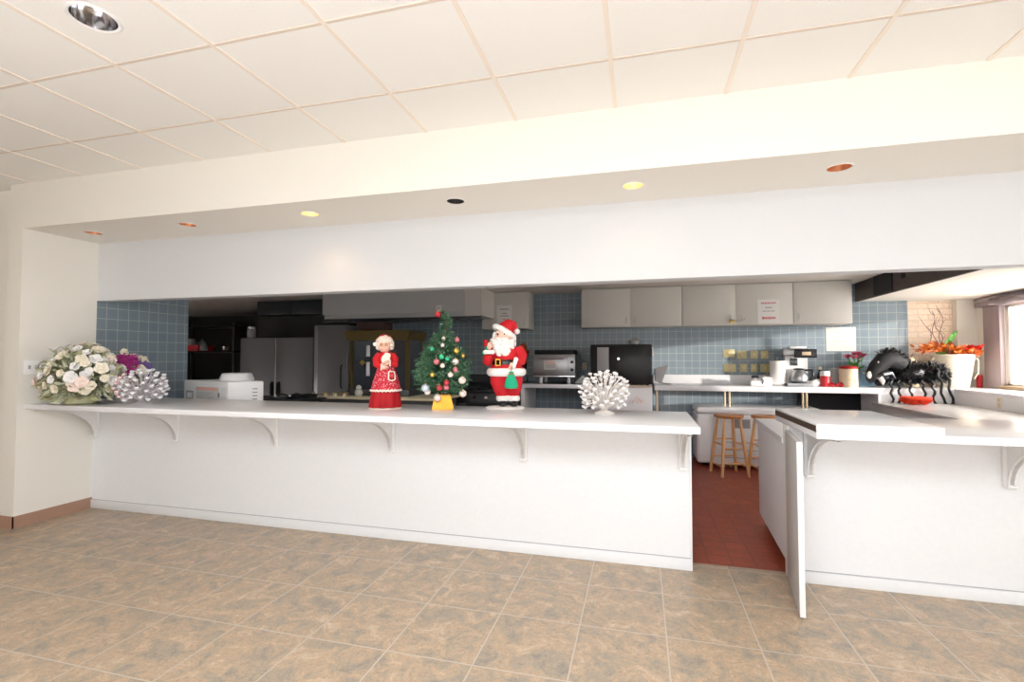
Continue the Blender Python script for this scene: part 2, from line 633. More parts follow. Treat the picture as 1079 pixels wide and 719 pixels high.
# kitchen shell
struct('wall_kitchen_left', boxes(((-5.32, YB, 0), (XL, 4.56, ZK))), M['tile_yz'])
struct('wall_kitchen_back', boxes(((-4.66, YW, 0), (3.43, YW + .15, ZK))), M['tile_xz'])
struct('wall_kitchen_corner', boxes(((-6.85, YW, 0), (-4.66, YW + .15, ZK))), M['pantry'])
struct('wall_pantry', boxes(((-10.6, 9.6, 0), (-6.85, 9.75, ZK)), ((-6.95, YW, 0), (-6.85, 9.6, ZK))), M['pantry'])  # recess deepened and partition added to keep this corner dark
struct('wall_kitchen_far', boxes(((-10.75, 3.2, 0), (-10.6, 9.75, ZK))), M['pantry'])
struct('wall_kitchen_front', boxes(((-10.6, 3.2, 0), (-5.32, 3.3, ZK))), M['kwhite'])
struct('ceiling_kitchen', boxes(((-10.6, 3.3, ZK), (-5.32, 9.75, ZK + .1)), ((-5.32, 4.56, ZK), (-5.15, 9.75, ZK + .1)), ((-5.15, YB + .13, ZK), (4.4, 8.2, ZK + .1))), M['kwhite'])
struct('wall_brick', boxes(((3.43, 7.75, 0), (4.4, 7.9, ZK))), M['brick'])
struct('trim_3', boxes(((3.425, 7.6, 1.07), (3.455, 7.75, ZK))), M['tile_yz'])
# window wall on the kitchen's right
WX = 4.25
W0, W1, WZ0, WZ1 = 4.75, 7.17, 1.10, 2.10
struct('wall_window', boxes(((WX, 3.56, 0), (WX + .12, 7.75, WZ0)), ((WX, 3.56, WZ1), (WX + .12, 7.75, ZK)),
                            ((WX, 3.56, WZ0), (WX + .12, W0, WZ1)), ((WX, W1, WZ0), (WX + .12, 7.75, WZ1))), M['paint'])
struct('wall_end', boxes(((3.9, YB, 0), (XR, YB + .13, ZC))), M['paint'])
struct('trim_4', boxes(((4.03, 7.66, 1.07), (4.25, 7.75, 2.22))), M['paint'])
wf = MB()
wf.box((WX - .05, W1, WZ0 - .03), (WX, 7.46, 2.13), .004)
wf.box((WX - .05, W0 - .25, WZ0 - .03), (WX, W0, 2.13), .004)
wf.box((WX - .08, W0 - .3, 2.09), (WX, 7.56, 2.15), .004)
w1 = struct('window_1', wf, M['frame'])
sb = MB()
for a, b in (((W0, WZ0), (W0 + .05, WZ1)), ((W1 - .06, WZ0), (W1, WZ1)), ((W0, WZ1 - .05), (W1, WZ1)), ((W0, WZ0), (W1, WZ0 + .04)), ((5.9, WZ0), (5.96, WZ1))):
    sb.box((WX + .01, a[0], a[1]), (WX + .06, b[0], b[1]), .003)
sb.build('window_frame', M['sash'], w1)['kind'] = 'structure'
pg = MB()
pg.box((WX + .032, W0 + .05, WZ0 + .04), (WX + .036, W1 - .06, WZ1 - .05))
m_, nt_, b_ = new_mat('window_pane')
b_.inputs['Base Color'].default_value = (1, 1, 1, 1)
b_.inputs['Alpha'].default_value = .06
b_.inputs['Roughness'].default_value = .02
pg.build('window_glass', m_, w1)['kind'] = 'structure'
boxes(((WX - .06, W0 - .1, WZ0 - .03), (WX + .06, W1 + .03, WZ0 + .012), .004)).build('window_sill', M['sill'], w1)['kind'] = 'structure'
# dropped soffit above the right-hand counter
so = MB()
so.prism([(2.87, 3.70), (4.25, 3.70), (4.25, 7.75), (3.43, 7.75), (3.43, 7.6), (2.87, 7.6)], 2, 2.21, 2.235)
struct('ceiling_soffit', so, M['paint'])
sf = MB()
sf.box((2.84, 3.7, 2.21), (2.87, 7.58, ZK))
sf.mi = 1
sf.box((2.825, 6.55, 2.225), (2.84, 7.0, ZK))
sf.mi = 2
for yy, zz, rr in ((6.3, 2.36, .03), (5.75, 2.38, .022), (5.2, 2.33, .03), (4.8, 2.36, .025)):
    sf.lathe([(0.001, 0), (rr, 0), (rr, .02), (.001, .02)], (0, 0, 0), 12)
    vs = [v for v in sf.bm.verts if v.co.length < .06]
    for v in vs:
        v.co = Vector((2.84 - v.co.z, yy + v.co.x, zz + v.co.y))
struct('wall_soffit', sf, [M['sofdark'], M['mblack'], M['mblack']])
struct('ground_outside', boxes(((4.4, 3.7, -.2), (30, 30, -.1))), M['ground'])

# ------------------------------------------------------------------ recessed lamps
def can_light(name, label, loc, r, depth, refl, lamp, group=None, wide=.022, trim='paint'):
    t = thing(name, label, 'ceiling light', loc, 0, group)
    mb = MB()
    mb.lathe([(r, -.002), (r + wide * .5, -.006), (r + wide, -.001), (r + wide, .0015), (r, .0015)], n=40, cap=False)
    mb.build('trim_ring', M[trim], t)
    mb = MB()
    mb.lathe([(r * .99, -.001), (r * .93, depth * .35), (r * .78, depth * .8), (r * .6, depth)], n=40, cap=False)
    mb.build('reflector', M[refl], t, recalc=False)
    mb = MB()
    mb.lathe([(.001, depth * .45), (r * .3, depth * .5), (r * .48, depth * .66), (r * .45, depth * .85), (r * .3, depth)], n=24)
    mb.build('lamp', M[lamp], t)
    return t


names = [('unlit recessed soffit lamp nearest the left pier', 'copper', 'bulb_off'),
         ('unlit copper soffit lamp between the pier lamp and the glowing one', 'copper', 'bulb_off'),
         ('glowing soffit lamp above the red skirted doll side of the counter', 'litgold', 'bulb'),
         ('black unlit soffit lamp above the tabletop tree', 'blackcan', 'blackcan'),
         ('glowing soffit lamp above the right end of the long counter', 'litgold', 'bulb'),
         ('unlit copper soffit lamp above the counter section with the folded flap', 'copper', 'bulb_off')]
for (x, y), (lb, rf, lm) in zip(cans, names):
    can_light('recessed_light', lb, (x, y, ZS), CR, .075, rf, lm, 'recessed lamps in the soffit', .014)
can_light('recessed_light', 'chrome recessed lamp in the tiled ceiling at upper left', (ccan.x, ccan.y, ZC), .085, .1, 'chrome', 'chrome', None, .018, 'brkt')

# ------------------------------------------------------------------ bar counters
ZT0, ZT1 = 1.005, 1.047
XE, XG = .333, .927        # ends of the two counters either side of the gap


def bracket(parent, x, left_side=True):
    mb = MB()
    # web: concave quarter curve from the panel foot to the overhang tip
    L, H = .50, .31
    poly = [(YB, ZT0), (YB, ZT0 - H), (YB - .035, ZT0 - H)]
    for i in range(1, 13):
        a = i / 12 * PI / 2
        poly.append((YB - .035 - (L - .035) * (1 - math.cos(a)), ZT0 - H + (H - .02) * math.sin(a)))
    poly.append((YB - L, ZT0))
    mb.prism(poly, 0, x - .011, x + .011)
    # edge flange along the curve
    pts = poly[2:-1]
    for (y0, z0), (y1, z1) in zip(pts, pts[1:]):
        mb.prism([(y0, z0), (y1, z1), (y1, z1 + .006), (y0, z0 + .008)], 0, x - .019, x + .019)
    # plate against the panel
    mb.box((x - .03, YB - .02, ZT0 - H - .008), (x + .03, YB, ZT0), .003)
    mb.box((x - .026, YB - .045, ZT0 - H - .012), (x + .026, YB, ZT0 - H + .004), .003)
    return mb.build('bracket', M['brkt'], parent)


bar = thing('bar_counter_front', 'long white textured counter front left of the gap, on curved brackets', 'counter', (0, 0, 0))
part('front_panel', M['panel'], bar, ((XL, YB, 0), (XE - .01, YB + .1, ZT0)))
part('kick_strip', M['panel'], bar, ((XL, YB - .012, .0), (XE - .01, YB, .078), .004))
part('groove_shadow', M['gplast'], bar, ((XL, YB - .002, .078), (XE - .01, YB, .084)))  # thin grey strip painted in for the shadow gap above the kick
part('end_trim', M['brkt'], bar, ((XE - .012, YB - .012, 0), (XE, YB + .1, ZT0), .003))
for bx in (-5.10, -4.11, -3.04, -1.937, -.847, .275):
    bracket(bar, bx)
ct = thing('countertop', 'long white laminate countertop carrying the christmas figures and flowers', 'countertop', (0, 0, 0))
part('worktop', M['top'], ct, ((XL, 3.0, ZT0), (XE, 3.84, ZT1), .004))
part('raw_end', M['raw'], ct, ((XE - .001, 3.06, ZT0 + .008), (XE + .004, 3.83, ZT1 - .006)), label='dark unfinished end grain')

barr = thing('bar_counter_front', 'white textured counter front right of the gap, with the open gate', 'counter', (0, 0, 0))
XRE = 3.9
part('front_panel', M['panel'], barr, ((XG + .012, YB, 0), (XRE, YB + .1, ZT0)))
part('kick_strip', M['panel'], barr, ((XG + .012, YB - .012, 0), (XRE, YB, .075), .004))
part('groove_shadow', M['gplast'], barr, ((XG + .012, YB - .002, .075), (XRE, YB, .081)))  # the same shadow gap drawn as a grey strip
part('end_trim', M['brkt'], barr, ((XG, YB - .012, 0), (XG + .012, YB + .1, ZT0), .003))
for bx in (1.05, 2.1, 3.15):
    bracket(barr, bx)
ct2 = tag(boxes(((XG, 3.0, ZT0), (XRE, 3.84, ZT1), .004)).build('countertop', M['top']), 'white laminate countertop right of the gap, under the folded flap', 'countertop')
fl = thing('counter_flap', 'white lift-up counter flap folded back flat on the right countertop', 'counter flap', (0, 0, 0))
part('flap_board', M['top'], fl, ((XG, 2.997, ZT1), (1.513, 3.84, ZT1 + .04), .003))
part('raw_end', M['raw'], fl, ((XG - .003, 3.01, ZT1 - .004), (XG + .001, 3.83, ZT1 + .03)), label='dark unfinished end grain')
# gate, swung out towards the dining room
gx0, gy0, gx1, gy1 = .925, 3.545, .858, 3.06
ga = math.atan2(gy1 - gy0, gx1 - gx0)
gl = math.hypot(gx1 - gx0, gy1 - gy0)
gate = thing('counter_gate', 'white half-height gate standing open at the gap in the counter', 'gate', (gx0, gy0, .012), ga)
part('gate_panel', M['gategrey'], gate, ((0, -.014, 0), (gl, .014, .965), .002))
part('edge_band', M['brkt'], gate, ((gl, -.0145, 0), (gl + .004, .0145, .965), .001), label='bright white edge')
for z in (.14, .86):
    hb_ = MB()
    hb_.tube([(-.004, .018, z - .035), (-.004, .018, z + .035)], .006, 10)
    hb_.box((-.004, .013, z - .03), (.035, .0165, z + .03))
    hb_.build('hinge', M['steel'], gate)

# work cabinets behind the bar
kc = thing('base_cabinet', 'low grey work cabinet hidden behind the long white counter', 'cabinet', (0, 0, 0))
part('body', M['gpanel'], kc, ((XL + .01, YB + .11, .09), (.335, 4.55, .87)))
part('toe_kick', M['mblack'], kc, ((XL + .01, YB + .15, 0), (.30, 4.5, .09)))
part('worktop', M['top'], kc, ((XL + .005, YB + .105, .87), (.345, 4.6, .91), .004))
kr = thing('base_cabinet', 'grey-sided work cabinet behind the gate, white top just below the bar', 'cabinet', (0, 0, 0))
mb = MB()
mb.prism([(.935, YB + .105), (2.79, YB + .105), (2.79, 4.72), (1.0, 4.72)], 2, .09, .872)
mb.build('body', M['gpanel'], kr)
mb = MB()
mb.prism([(1.0, YB + .15), (2.7, YB + .15), (2.7, 4.66), (1.04, 4.66)], 2, 0, .09)
mb.build('toe_kick', M['mblack'], kr)
mb = MB()
mb.prism([(.92, YB + .102), (2.79, YB + .102), (2.79, 4.76), (.985, 4.76)], 2, .872, .91)
mb.build('worktop', M['top'], kr)

# long low counter under the window with its raised ledge
lc = thing('side_counter', 'low grey counter running back under the kitchen window', 'counter', (0, 0, 0))
part('body', M['gpanel'], lc, ((2.85, YB + .12, .09), (3.66, 7.04, .86)))
part('toe_kick', M['mblack'], lc, ((2.9, YB + .12, 0), (3.6, 7.0, .09)))
part('worktop', M['lowtop'], lc, ((2.80, YB + .11, .86), (3.66, 7.05, .892), .003))
lg = thing('ledge', 'white raised ledge along the kitchen window, holding the white pail', 'ledge', (0, 0, 0))
mb = MB()
mb.prism([(3.66, YB + .14), (4.245, YB + .14), (4.245, 7.745), (3.46, 7.745), (3.46, 7.595), (2.90, 7.595), (2.90, 7.05), (3.66, 7.05)], 2, 1.03, 1.07)
mb.build('ledge_top', M['top'], lg)
mb = MB()
mb.box((2.92, 7.06, 0), (4.25, 7.16, 1.03))
mb.box((3.67, YB + .14, 0), (3.77, 7.1, 1.03))
mb.build('apron_panel', M['gpanel'], lg)

# ------------------------------------------------------------------ back counters, cabinets
def xs(px, y, py=377):
    return at(px, py, y).x


bc = thing('back_counter', 'long white counter along the tiled back wall, open below on thin posts', 'counter', (0, 0, 0))
BX0, BX1, BY = .19, 2.89, 6.98
part('worktop', M['top'], bc, ((BX0, BY, 1.0), (BX1, 7.6, 1.07), .005))
part('backsplash', M['top'], bc, ((BX0, 7.55, 1.07), (2.2, 7.6, 1.2), .004))
part('end_panel', M['gpanel'], bc, ((BX1 - .04, BY + .02, 0), (BX1, 7.6, 1.0)))
part('back_panel', M['mblack'], bc, ((2.1, 7.5, .3), (BX1 - .04, 7.54, .99)), label='black panel below the top')
for px in (692, 763, 768, 845, 849):
    mb = MB()
    xx = xs(px, 7.05)
    mb.tube([(xx, 7.05, 0), (xx, 7.05, 1.0)], .013, 10)
    mb.lathe([(.028, 0), (.028, .015), (.016, .02)], (xx, 7.05, 0), 12)
    mb.build('leg', M['beige'], bc)
bc2 = thing('back_counter', 'short white-edged counter under the steel countertop oven', 'counter', (0, 0, 0))
CX0, CX1 = xs(548, 6.75), -.72
part('worktop', M['dark'], bc2, ((CX0, 6.77, 1.035), (CX1, 7.6, 1.075)))
part('edge_band', M['top'], bc2, ((CX0, 6.75, 1.02), (CX1, 6.77, 1.077), .003), label='white front edge')
part('side_panel', M['gpanel'], bc2, ((CX0, 6.8, 0), (CX0 + .05, 7.6, 1.035)))
part('side_panel', M['gpanel'], bc2, ((CX1 - .04, 6.8, 0), (CX1, 7.6, 1.035)))
part('lower_shelf', M['gpanel'], bc2, ((CX0 + .05, 6.85, .3), (CX1 - .04, 7.58, .33)))

YC = 7.2


def cab_handle(parent, x, z):
    mb = MB()
    mb.tube([(x, YC - .018, z - .04), (x, YC - .042, z - .035), (x, YC - .042, z + .035), (x, YC - .018, z + .04)], .006, 8)
    mb.build('handle', M['steel'], parent)


def wall_cabinet(x0, x1, label, doors, handles, z0=1.89, z1=ZK - .006):
    t = thing('wall_cabinet', label, 'cabinet', (0, 0, 0), 0, 'wall cabinets on the tiled back wall')
    part('body', M['cab'], t, ((x0, YC, z0), (x1, YW, z1)))
    n = doors
    for i in range(n):
        a = x0 + (x1 - x0) * i / n + .003
        b = x0 + (x1 - x0) * (i + 1) / n - .003
        d = part('door', M['cab'], t, ((a, YC - .019, z0 + .003), (b, YC - .001, z1 - .003), .002))
        cab_handle(d, a + .06 if handles[i] == 'l' else b - .06, z0 + .1)
    return t


cx = [xs(p, YC, 340) for p in (613, 719, 836, 898)]
wall_cabinet(xs(508, YC), xs(557, YC), 'single-door wall cabinet behind the bearded figure, a notice taped on', 1, 'r')
wall_cabinet(cx[0], cx[1] - .004, 'two-door wall cabinet above the black microwave', 2, 'rl')
cc = wall_cabinet(cx[1], cx[2] - .004, 'two-door wall cabinet with a red and grey notice', 2, 'rl')
wall_cabinet(cx[2], cx[3], 'single-door wall cabinet at the right end, against the dark soffit', 1, 'l')
lk = thing('padlock', 'small padlock and chain joining the two cabinet doors', 'padlock', (xs(777, YC, 338), YC - .03, 1.945))
mb = MB()
for i in range(7):
    a = i / 6 * PI
    mb.ball((-.09 + .18 * i / 6, -.02, .03 - .03 * math.sin(a)), .014, sub=1)
mb.build('chain', M['chrome'], lk)
mb = MB()
mb.box((-.1, -.035, -.03), (-.05, -.01, .02), .005)
mb.build('lock_body', M['gold'], lk)


def notice(name, label, c, w, h, lines, y):
    """a sheet with illegible lines of print"""
    t = thing(name, label, 'notice', (c.x, y, c.z))
    part('sheet', M['paper'], t, ((-w / 2, -.002, -h / 2), (w / 2, 0, h / 2)))
    for zf, wf_, hf, mk in lines:
        mb = MB()
        rr = random.Random(int(zf * 1000) + 3)
        x = -w * wf_ / 2
        while x < w * wf_ / 2:
            l = rr.uniform(.012, .022)
            hh = h * hf * rr.uniform(.7, 1)
            mb.box((x, -.0028, h * (zf - .5) - hh / 2), (min(x + l, w * wf_ / 2), -.002, h * (zf - .5) + hh / 2))
            x += l + .004
        mb.build('print_line', M[mk], t)
    return t


notice('notice', 'white notice with red and grey print on the middle cabinet door', at(810, 328.5, YC - .019), .27, .33,
       [(.85, .68, .07, 'ink_red'), (.66, .3, .05, 'ink_grey'), (.52, .55, .04, 'ink_grey'), (.24, .62, .11, 'ink_red')], YC - .02)
notice('notice', 'grey notice with a green line on the cabinet behind the bearded figure', at(531.5, 333, YC - .019), .24, .32,
       [(.82, .6, .06, 'ink_grey'), (.62, .28, .05, 'ink_grey'), (.5, .5, .05, 'ink_grey'), (.33, .25, .05, 'ink_red'), (.2, .25, .07, 'ink_green')], YC - .02)
notice('paper_sheet', 'plain white sheet taped on the tiles right of the coffee maker', at(886, 357.5, YW), .36, .33,
       [(.8, .5, .02, 'gplast'), (.6, .6, .02, 'gplast'), (.4, .55, .02, 'gplast')], YW - .001)
notice('notice', 'small white tag on the steel hood above the tree', at(463, 325, 6.57), .085, .085, [(.5, .5, .2, 'ink_grey')], 6.548)

# brass plates on the tiles
pl = [(768, 372.5, 11), (781.5, 374, 9.5), (794.5, 374, 7), (805.5, 374, 7), (769, 388, 12), (783.5, 388, 6.5), (794.5, 388, 6), (806, 388, 9)]
pn = ['upper row, far left', 'upper row, second from the left', 'upper row, third from the left', 'upper row, beside the paper towel',
      'lower row, far left', 'lower row, second from the left', 'lower row, third from the left', 'lower row, beside the paper towel']
for (px, py, w), nm in zip(pl, pn):
    c = at(px, py, YW)
    t = thing('brass_plate', 'small brass plate on the tiles, ' + nm, 'wall plate', (c.x, YW, c.z), 0, 'brass plates on the tiles')
    ww, hh = w * .0137, .115
    part('plate', M['plate'], t, ((-ww / 2, -.008, -hh / 2), (ww / 2, 0, hh / 2), .003))
    part('toggle', M['tan'], t, ((-.01, -.02, -.02), (.01, -.007, .02), .003))
    for s in (-1, 1):
        mb = MB()
        mb.ball((0, -.009, s * hh * .38), .005, (1, .5, 1), 1)
        mb.build('screw', M['dsteel'], t)

# ------------------------------------------------------------------ wall plates elsewhere
sw = thing('light_switch', 'white three-gang switch plate on the left pier', 'switch', (XL, 3.07, 1.365))
part('plate', M['wplast'], sw, ((0, -.08, -.06), (.008, .08, .06), .003))
for k in (-1, 0, 1):
    part('toggle', M['gplast'], sw, ((.006, k * .046 - .008, -.016), (.016, k * .046 + .008, .016), .003))


def outlet(label, loc, axis):
    t = thing('outlet', label, 'outlet', loc, axis)
    part('plate', M['outlet'], t, ((-.036, -.007, -.058), (.036, 0, .058), .003))
    for s in (-1, 1):
        part('socket', M['beige'], t, ((-.017, -.01, s * .026 - .015), (.017, -.006, s * .026 + .015), .003))
    return t


outlet('ivory outlet low on the wall left of the pier', (-5.44, 3.05, .42), 0)
oc = at(616, 386, YW)
outlet('ivory outlet on the tiles beside the black microwave', (oc.x, YW, oc.z), 0)
outlet('beige outlet under the window ledge', (3.67, 6.3, .975), -PI / 2)

# ------------------------------------------------------------------ kitchen equipment, left
fx0, fx1, fy, fz = xs(253, 7.0), xs(330, 7.0), 7.0, 1.79
fr = thing('refrigerator', 'dark two-door steel refrigerator in the unlit back corner', 'refrigerator', ((fx0 + fx1) / 2, fy, 0))
w = fx1 - fx0
part('body', M['fridge'], fr, ((-w / 2, .03, .12), (w / 2, .57, fz), .006))
part('plinth', M['mblack'], fr, ((-w / 2 + .03, .06, 0), (w / 2 - .03, .58, .12)))
seam = xs(290.5, 7.0) - (fx0 + fx1) / 2
for a, b, hx in ((-w / 2 + .004, seam - .006, seam - .06), (seam + .006, w / 2 - .004, seam + .07)):
    d = part('door', M['fridge'], fr, ((a, 0, .14), (b, .03, fz - .01), .006))
    mb = MB()
    mb.box((hx - .03, -.012, .8), (hx + .03, 0, 1.04), .004)
    mb.box((hx - .012, -.05, .82), (hx + .012, -.012, 1.02), .008)
    mb.build('handle', M['black'], d)
part('centre_strip', M['chrome'], fr, ((seam - .005, -.004, .14), (seam + .005, .02, fz - .01)))
ws = thing('steel_cabinet', 'tall stainless cabinet standing right of the dark refrigerator', 'cabinet', (0, 0, 0))
sx0, sx1 = xs(330, 7.0) + .015, xs(366, 7.0)
part('body', M['steel'], ws, ((sx0, 7.0, .1), (sx1, 7.58, 1.985), .006))
part('door', M['fridge'], ws, ((sx0 + .09, 6.975, .14), (sx1 - .01, 6.999, 1.965), .006))
part('plinth', M['mblack'], ws, ((sx0 + .03, 7.05, 0), (sx1 - .03, 7.55, .1)))
mb = MB()
mb.tube([(sx1 - .08, 6.975, .95), (sx1 - .08, 6.94, .98), (sx1 - .08, 6.94, 1.3), (sx1 - .08, 6.975, 1.33)], .012, 8)
mb.build('handle', M['black'], ws)
dk = thing('wall_cabinet', 'dark wall cabinet high above the refrigerator', 'cabinet', (0, 0, 0))
part('body', M['dark'], dk, ((xs(270, YC), YC + .02, 2.2), (xs(341, YC), YW, ZK - .01)))
for a, b in ((270, 305), (306, 341)):
    part('door', M['dark'], dk, ((xs(a, YC) + .004, YC, 2.205), (xs(b, YC) - .004, YC + .02, ZK - .015), .003))
# exhaust hood
hx0, hx1 = xs(342, 6.6, 325), xs(508, 6.6, 325)
hd = thing('exhaust_hood', 'wide steel exhaust hood hung above the range', 'hood', (0, 0, 0))
mb = MB()
mb.prism([(6.6, 2.04), (6.6, 2.11), (6.55, 2.11), (6.55, ZK - .005), (7.59, ZK - .005), (7.59, 2.04)], 0, hx0, hx1 - .25)
mb.build('canopy', M['hoodsteel'], hd)
mb = MB()
mb.prism([(6.58, 2.05), (6.55, ZK - .005), (7.59, ZK - .005), (7.59, 2.05)], 0, hx1 - .25, hx1)
mb.build('end_cap', M['cab'], hd)
part('front_lip', M['dark'], hd, ((hx0, 6.57, 2.0), (hx1, 6.6, 2.045), .004))
mb = MB()
for k in range(14):
    x = hx0 + .1 + k * (hx1 - hx0 - .3) / 13
    mb.prism([(6.7, 2.035), (7.5, 2.035), (7.5, 2.06), (6.7, 2.06)], 0, x - .03, x + .03)
mb.build('filter', M['dsteel'], hd)

# range under the hood
rx0, rx1 = xs(446, 6.9), xs(546, 6.9)
rg = thing('range', 'black gas range under the hood behind the tabletop tree', 'range', ((rx0 + rx1) / 2, 6.85, 0))
w = rx1 - rx0
part('body', M['dark'], rg, ((-w / 2, 0, .12), (w / 2, .7, .93), .006))
part('cooktop', M['black'], rg, ((-w / 2, -.03, .93), (w / 2, .7, .97), .004))
part('back_guard', M['dark'], rg, ((-w / 2, .62, .97), (w / 2, .7, 1.18), .006))
part('plinth', M['mblack'], rg, ((-w / 2 + .05, .06, 0), (w / 2 - .05, .65, .12)))
for k in range(2):
    a = -w / 2 + .03 + k * w / 2
    d = part('oven_door', M['black'], rg, ((a, -.03, .2), (a + w / 2 - .06, 0, .78), .006))
    mb = MB()
    mb.tube([(a + .06, -.03, .72), (a + .06, -.07, .72), (a + w / 2 - .12, -.07, .72), (a + w / 2 - .12, -.03, .72)], .01, 8)
    mb.build('handle', M['chrome'], d)
for k in range(8):
    mb = MB()
    x = -w / 2 + .1 + k * (w - .2) / 7
    mb.tube([(x, -.005, .86), (x, -.035, .86)], [.024, .02], 14)
    mb.build('knob', M['wplast' if k == 5 else 'black'], rg)
for i in range(3):
    for j in range(2):
        mb = MB()
        ox, oy = -w / 2 + w * (i + .5) / 3, .16 + j * .3
        for s in (-1, 0, 1):
            mb.box((ox - w / 6 + .02, oy + s * .08 - .008, .985), (ox + w / 6 - .02, oy + s * .08 + .008, 1.0))
            mb.box((ox + s * .14 - .008, oy - .13, .97), (ox + s * .14 + .008, oy + .13, 1.0))
        mb.build('grate', M['mblack'], rg)

# prep table with a cream top and the glass-sided warmer on it
tx0, tx1 = xs(316, 5.95), xs(462, 5.95)
pt = thing('prep_table', 'kitchen table with a cream-edged top behind the red skirted doll', 'table', ((tx0 + tx1) / 2, 5.95, 0))
w = tx1 - tx0
part('tabletop', M['creamtop'], pt, ((-w / 2, 0, .872), (w / 2, .8, .905), .005))
part('apron', M['dsteel'], pt, ((-w / 2 + .04, .04, .78), (w / 2 - .04, .76, .872)))
part('lower_shelf', M['dsteel'], pt, ((-w / 2 + .05, .06, .25), (w / 2 - .05, .74, .28)))
for sx in (-1, 1):
    for yy in (.06, .74):
        mb = MB()
        mb.tube([(sx * (w / 2 - .07), yy, 0), (sx * (w / 2 - .07), yy, .78)], .022, 12)
        mb.build('leg', M['dsteel'], pt)
qx0, qx1 = xs(368, 6.2), xs(431, 6.2)
wm = thing('display_warmer', 'glass-sided food cabinet with a dull gold canopy behind the red skirted doll', 'food warmer', ((qx0 + qx1) / 2, 6.2, .905))
w = qx1 - qx0
H = .93
part('base', M['dsteel'], wm, ((-w / 2, 0, 0), (w / 2, .48, .09), .006))
for sx in (-1, 1):
    for yy in (.02, .46):
        part('post', M['dullgold'], wm, ((sx * (w / 2 - .03) - .025, yy - .018, .09), (sx * (w / 2 - .03) + .025, yy + .018, H - .12)))
mb = MB()
mb.box((-w / 2 + .05, .025, .09), (w / 2 - .05, .03, H - .12))
mb.box((-w / 2 + .02, .04, .09), (-w / 2 + .025, .44, H - .12))
mb.box((w / 2 - .025, .04, .09), (w / 2 - .02, .44, H - .12))
mb.build('glass', M['tinted'], wm)
mb = MB()
mb.prism([(-w / 2 - .06, H - .03), (-w / 2, H - .14), (w / 2, H - .14), (w / 2 + .03, H - .03), (w / 2, H), (-w / 2 - .02, H)], 1, -.05, .52)
mb.build('canopy', M['dullgold'], wm)
part('canopy_box', M['redsteel'], wm, ((-w / 2 + .05, .1, H), (.0, .4, H + .14), .01))
for px, z0, z1 in ((387, .5, .66), (387, .22, .42)):
    x = xs(px, 6.2) - (qx0 + qx1) / 2
    part('label_plate', M['wplast'], wm, ((x - .028, .016, z0 + .06), (x + .028, .0245, z1 + .06), .002))
x = xs(381, 6.2) - (qx0 + qx1) / 2
mb = MB()
mb.prism([(x - .045, .47), (x, .425), (x + .045, .47), (x, .515)], 1, .016, .0245)
mb.build('warning_badge', M['gold'], wm)
mb = MB()
mb.tube([(-.05, .2, H - .14), (-.05, .2, H - .3)], .01, 8)
mb.lathe([(.12, 0), (.14, .05), (.14, .13), (.02, .14)], (-.05, .24, .36), 20)
mb.build('kettle', M['steel'], wm)
# little pots along the table edge
for k, px in enumerate((335, 350, 362, 373)):
    c = atz(px, 416.5, .905)
    t = thing('salt_shaker', ['little cream shaker at the left end of the cream table edge', 'second little cream shaker along the cream table edge',
                              'third little cream shaker along the cream table edge', 'little cream shaker nearest the glass food cabinet'][k], 'shaker', (c.x, 6.03, .905), 0, 'shakers on the cream table')
    mb = MB()
    mb.lathe([(.024, 0), (.027, .01), (.02, .035), (.016, .04)], n=16)
    mb.build('jar', M['creamtop'], t)
    mb = MB()
    mb.lathe([(.0175, .04), (.018, .052), (.008, .06)], n=16)
    mb.build('cap', M['gold'], t)
for k, (px, lb) in enumerate(((386, 'small snowman ornament on the cream table left of the red skirt'), (427, 'small snowman ornament with a black hat right of the red skirt'))):
    c = atz(px, 417, .905)
    t = thing('snowman_ornament', lb, 'ornament', (c.x, 6.03, .905), 0, 'snowmen on the cream table')
    sc_ = 1.15 if k == 0 else 1.0
    mb = MB()
    mb.ball((0, 0, .048 * sc_), .05 * sc_)
    mb.ball((0, 0, .108 * sc_), .034 * sc_)
    mb.build('body', M['fur'], t)
    mb = MB()
    if k:
        mb.lathe([(.038, .134), (.038, .14), (.024, .141), (.022, .172), (.001, .173)], n=16)
        mb.build('hat', M['black'], t)
    mb = MB()
    mb.lathe([(.03, .08 * sc_), (.036, .086 * sc_), (.03, .093 * sc_)], n=16, cap=False)
    mb.build('scarf', M['green' if k == 0 else 'black'], t)
    for s in (-1, 1):
        mb = MB()
        mb.ball((s * .012, -.031 * sc_, .116 * sc_), .004, sub=1)
        mb.build('eye', M['black'], t)
for k, (px, lb) in enumerate(((303, 'dark pan with a white-tipped handle at the far left of the table'), (314, 'dark pan with a white-tipped handle beside the cream table'))):
    c = atz(px, 419.5, .91)
    t = thing('frying_pan', lb, 'pan', (c.x, 5.35 + .1 * k, .91), 0, 'pans behind the counter')
    mb = MB()
    mb.lathe([(.001, .004), (.09, .004), (.11, .045), (.114, .045), (.095, 0), (.001, 0)], (0.1, .22, 0), 28)
    mb.build('pan_bowl', M['mblack'], t)
    mb = MB()
    mb.tube([(.08, .13, .035), (.05, .03, .065), (.0, -.03, .045)], [.011, .012, .011], 10)
    mb.build('handle', M['black'], t)
    mb = MB()
    mb.ball((0, -.035, .042), .018, (1, 1.2, .9))
    mb.build('handle_tip', M['wplast'], t)
# a low stand for them
sd = thing('work_stand', 'small dark stand left of the cream table holding two pans', 'table', (-4.75, 5.25, 0))
part('top', M['dark'], sd, ((-.55, 0, .87), (.6, .55, .909), .004))
for sx in (-.5, .55):
    for yy in (.05, .5):
        part('leg', M['dark'], sd, ((sx - .02, yy - .02, 0), (sx + .02, yy + .02, .87)))

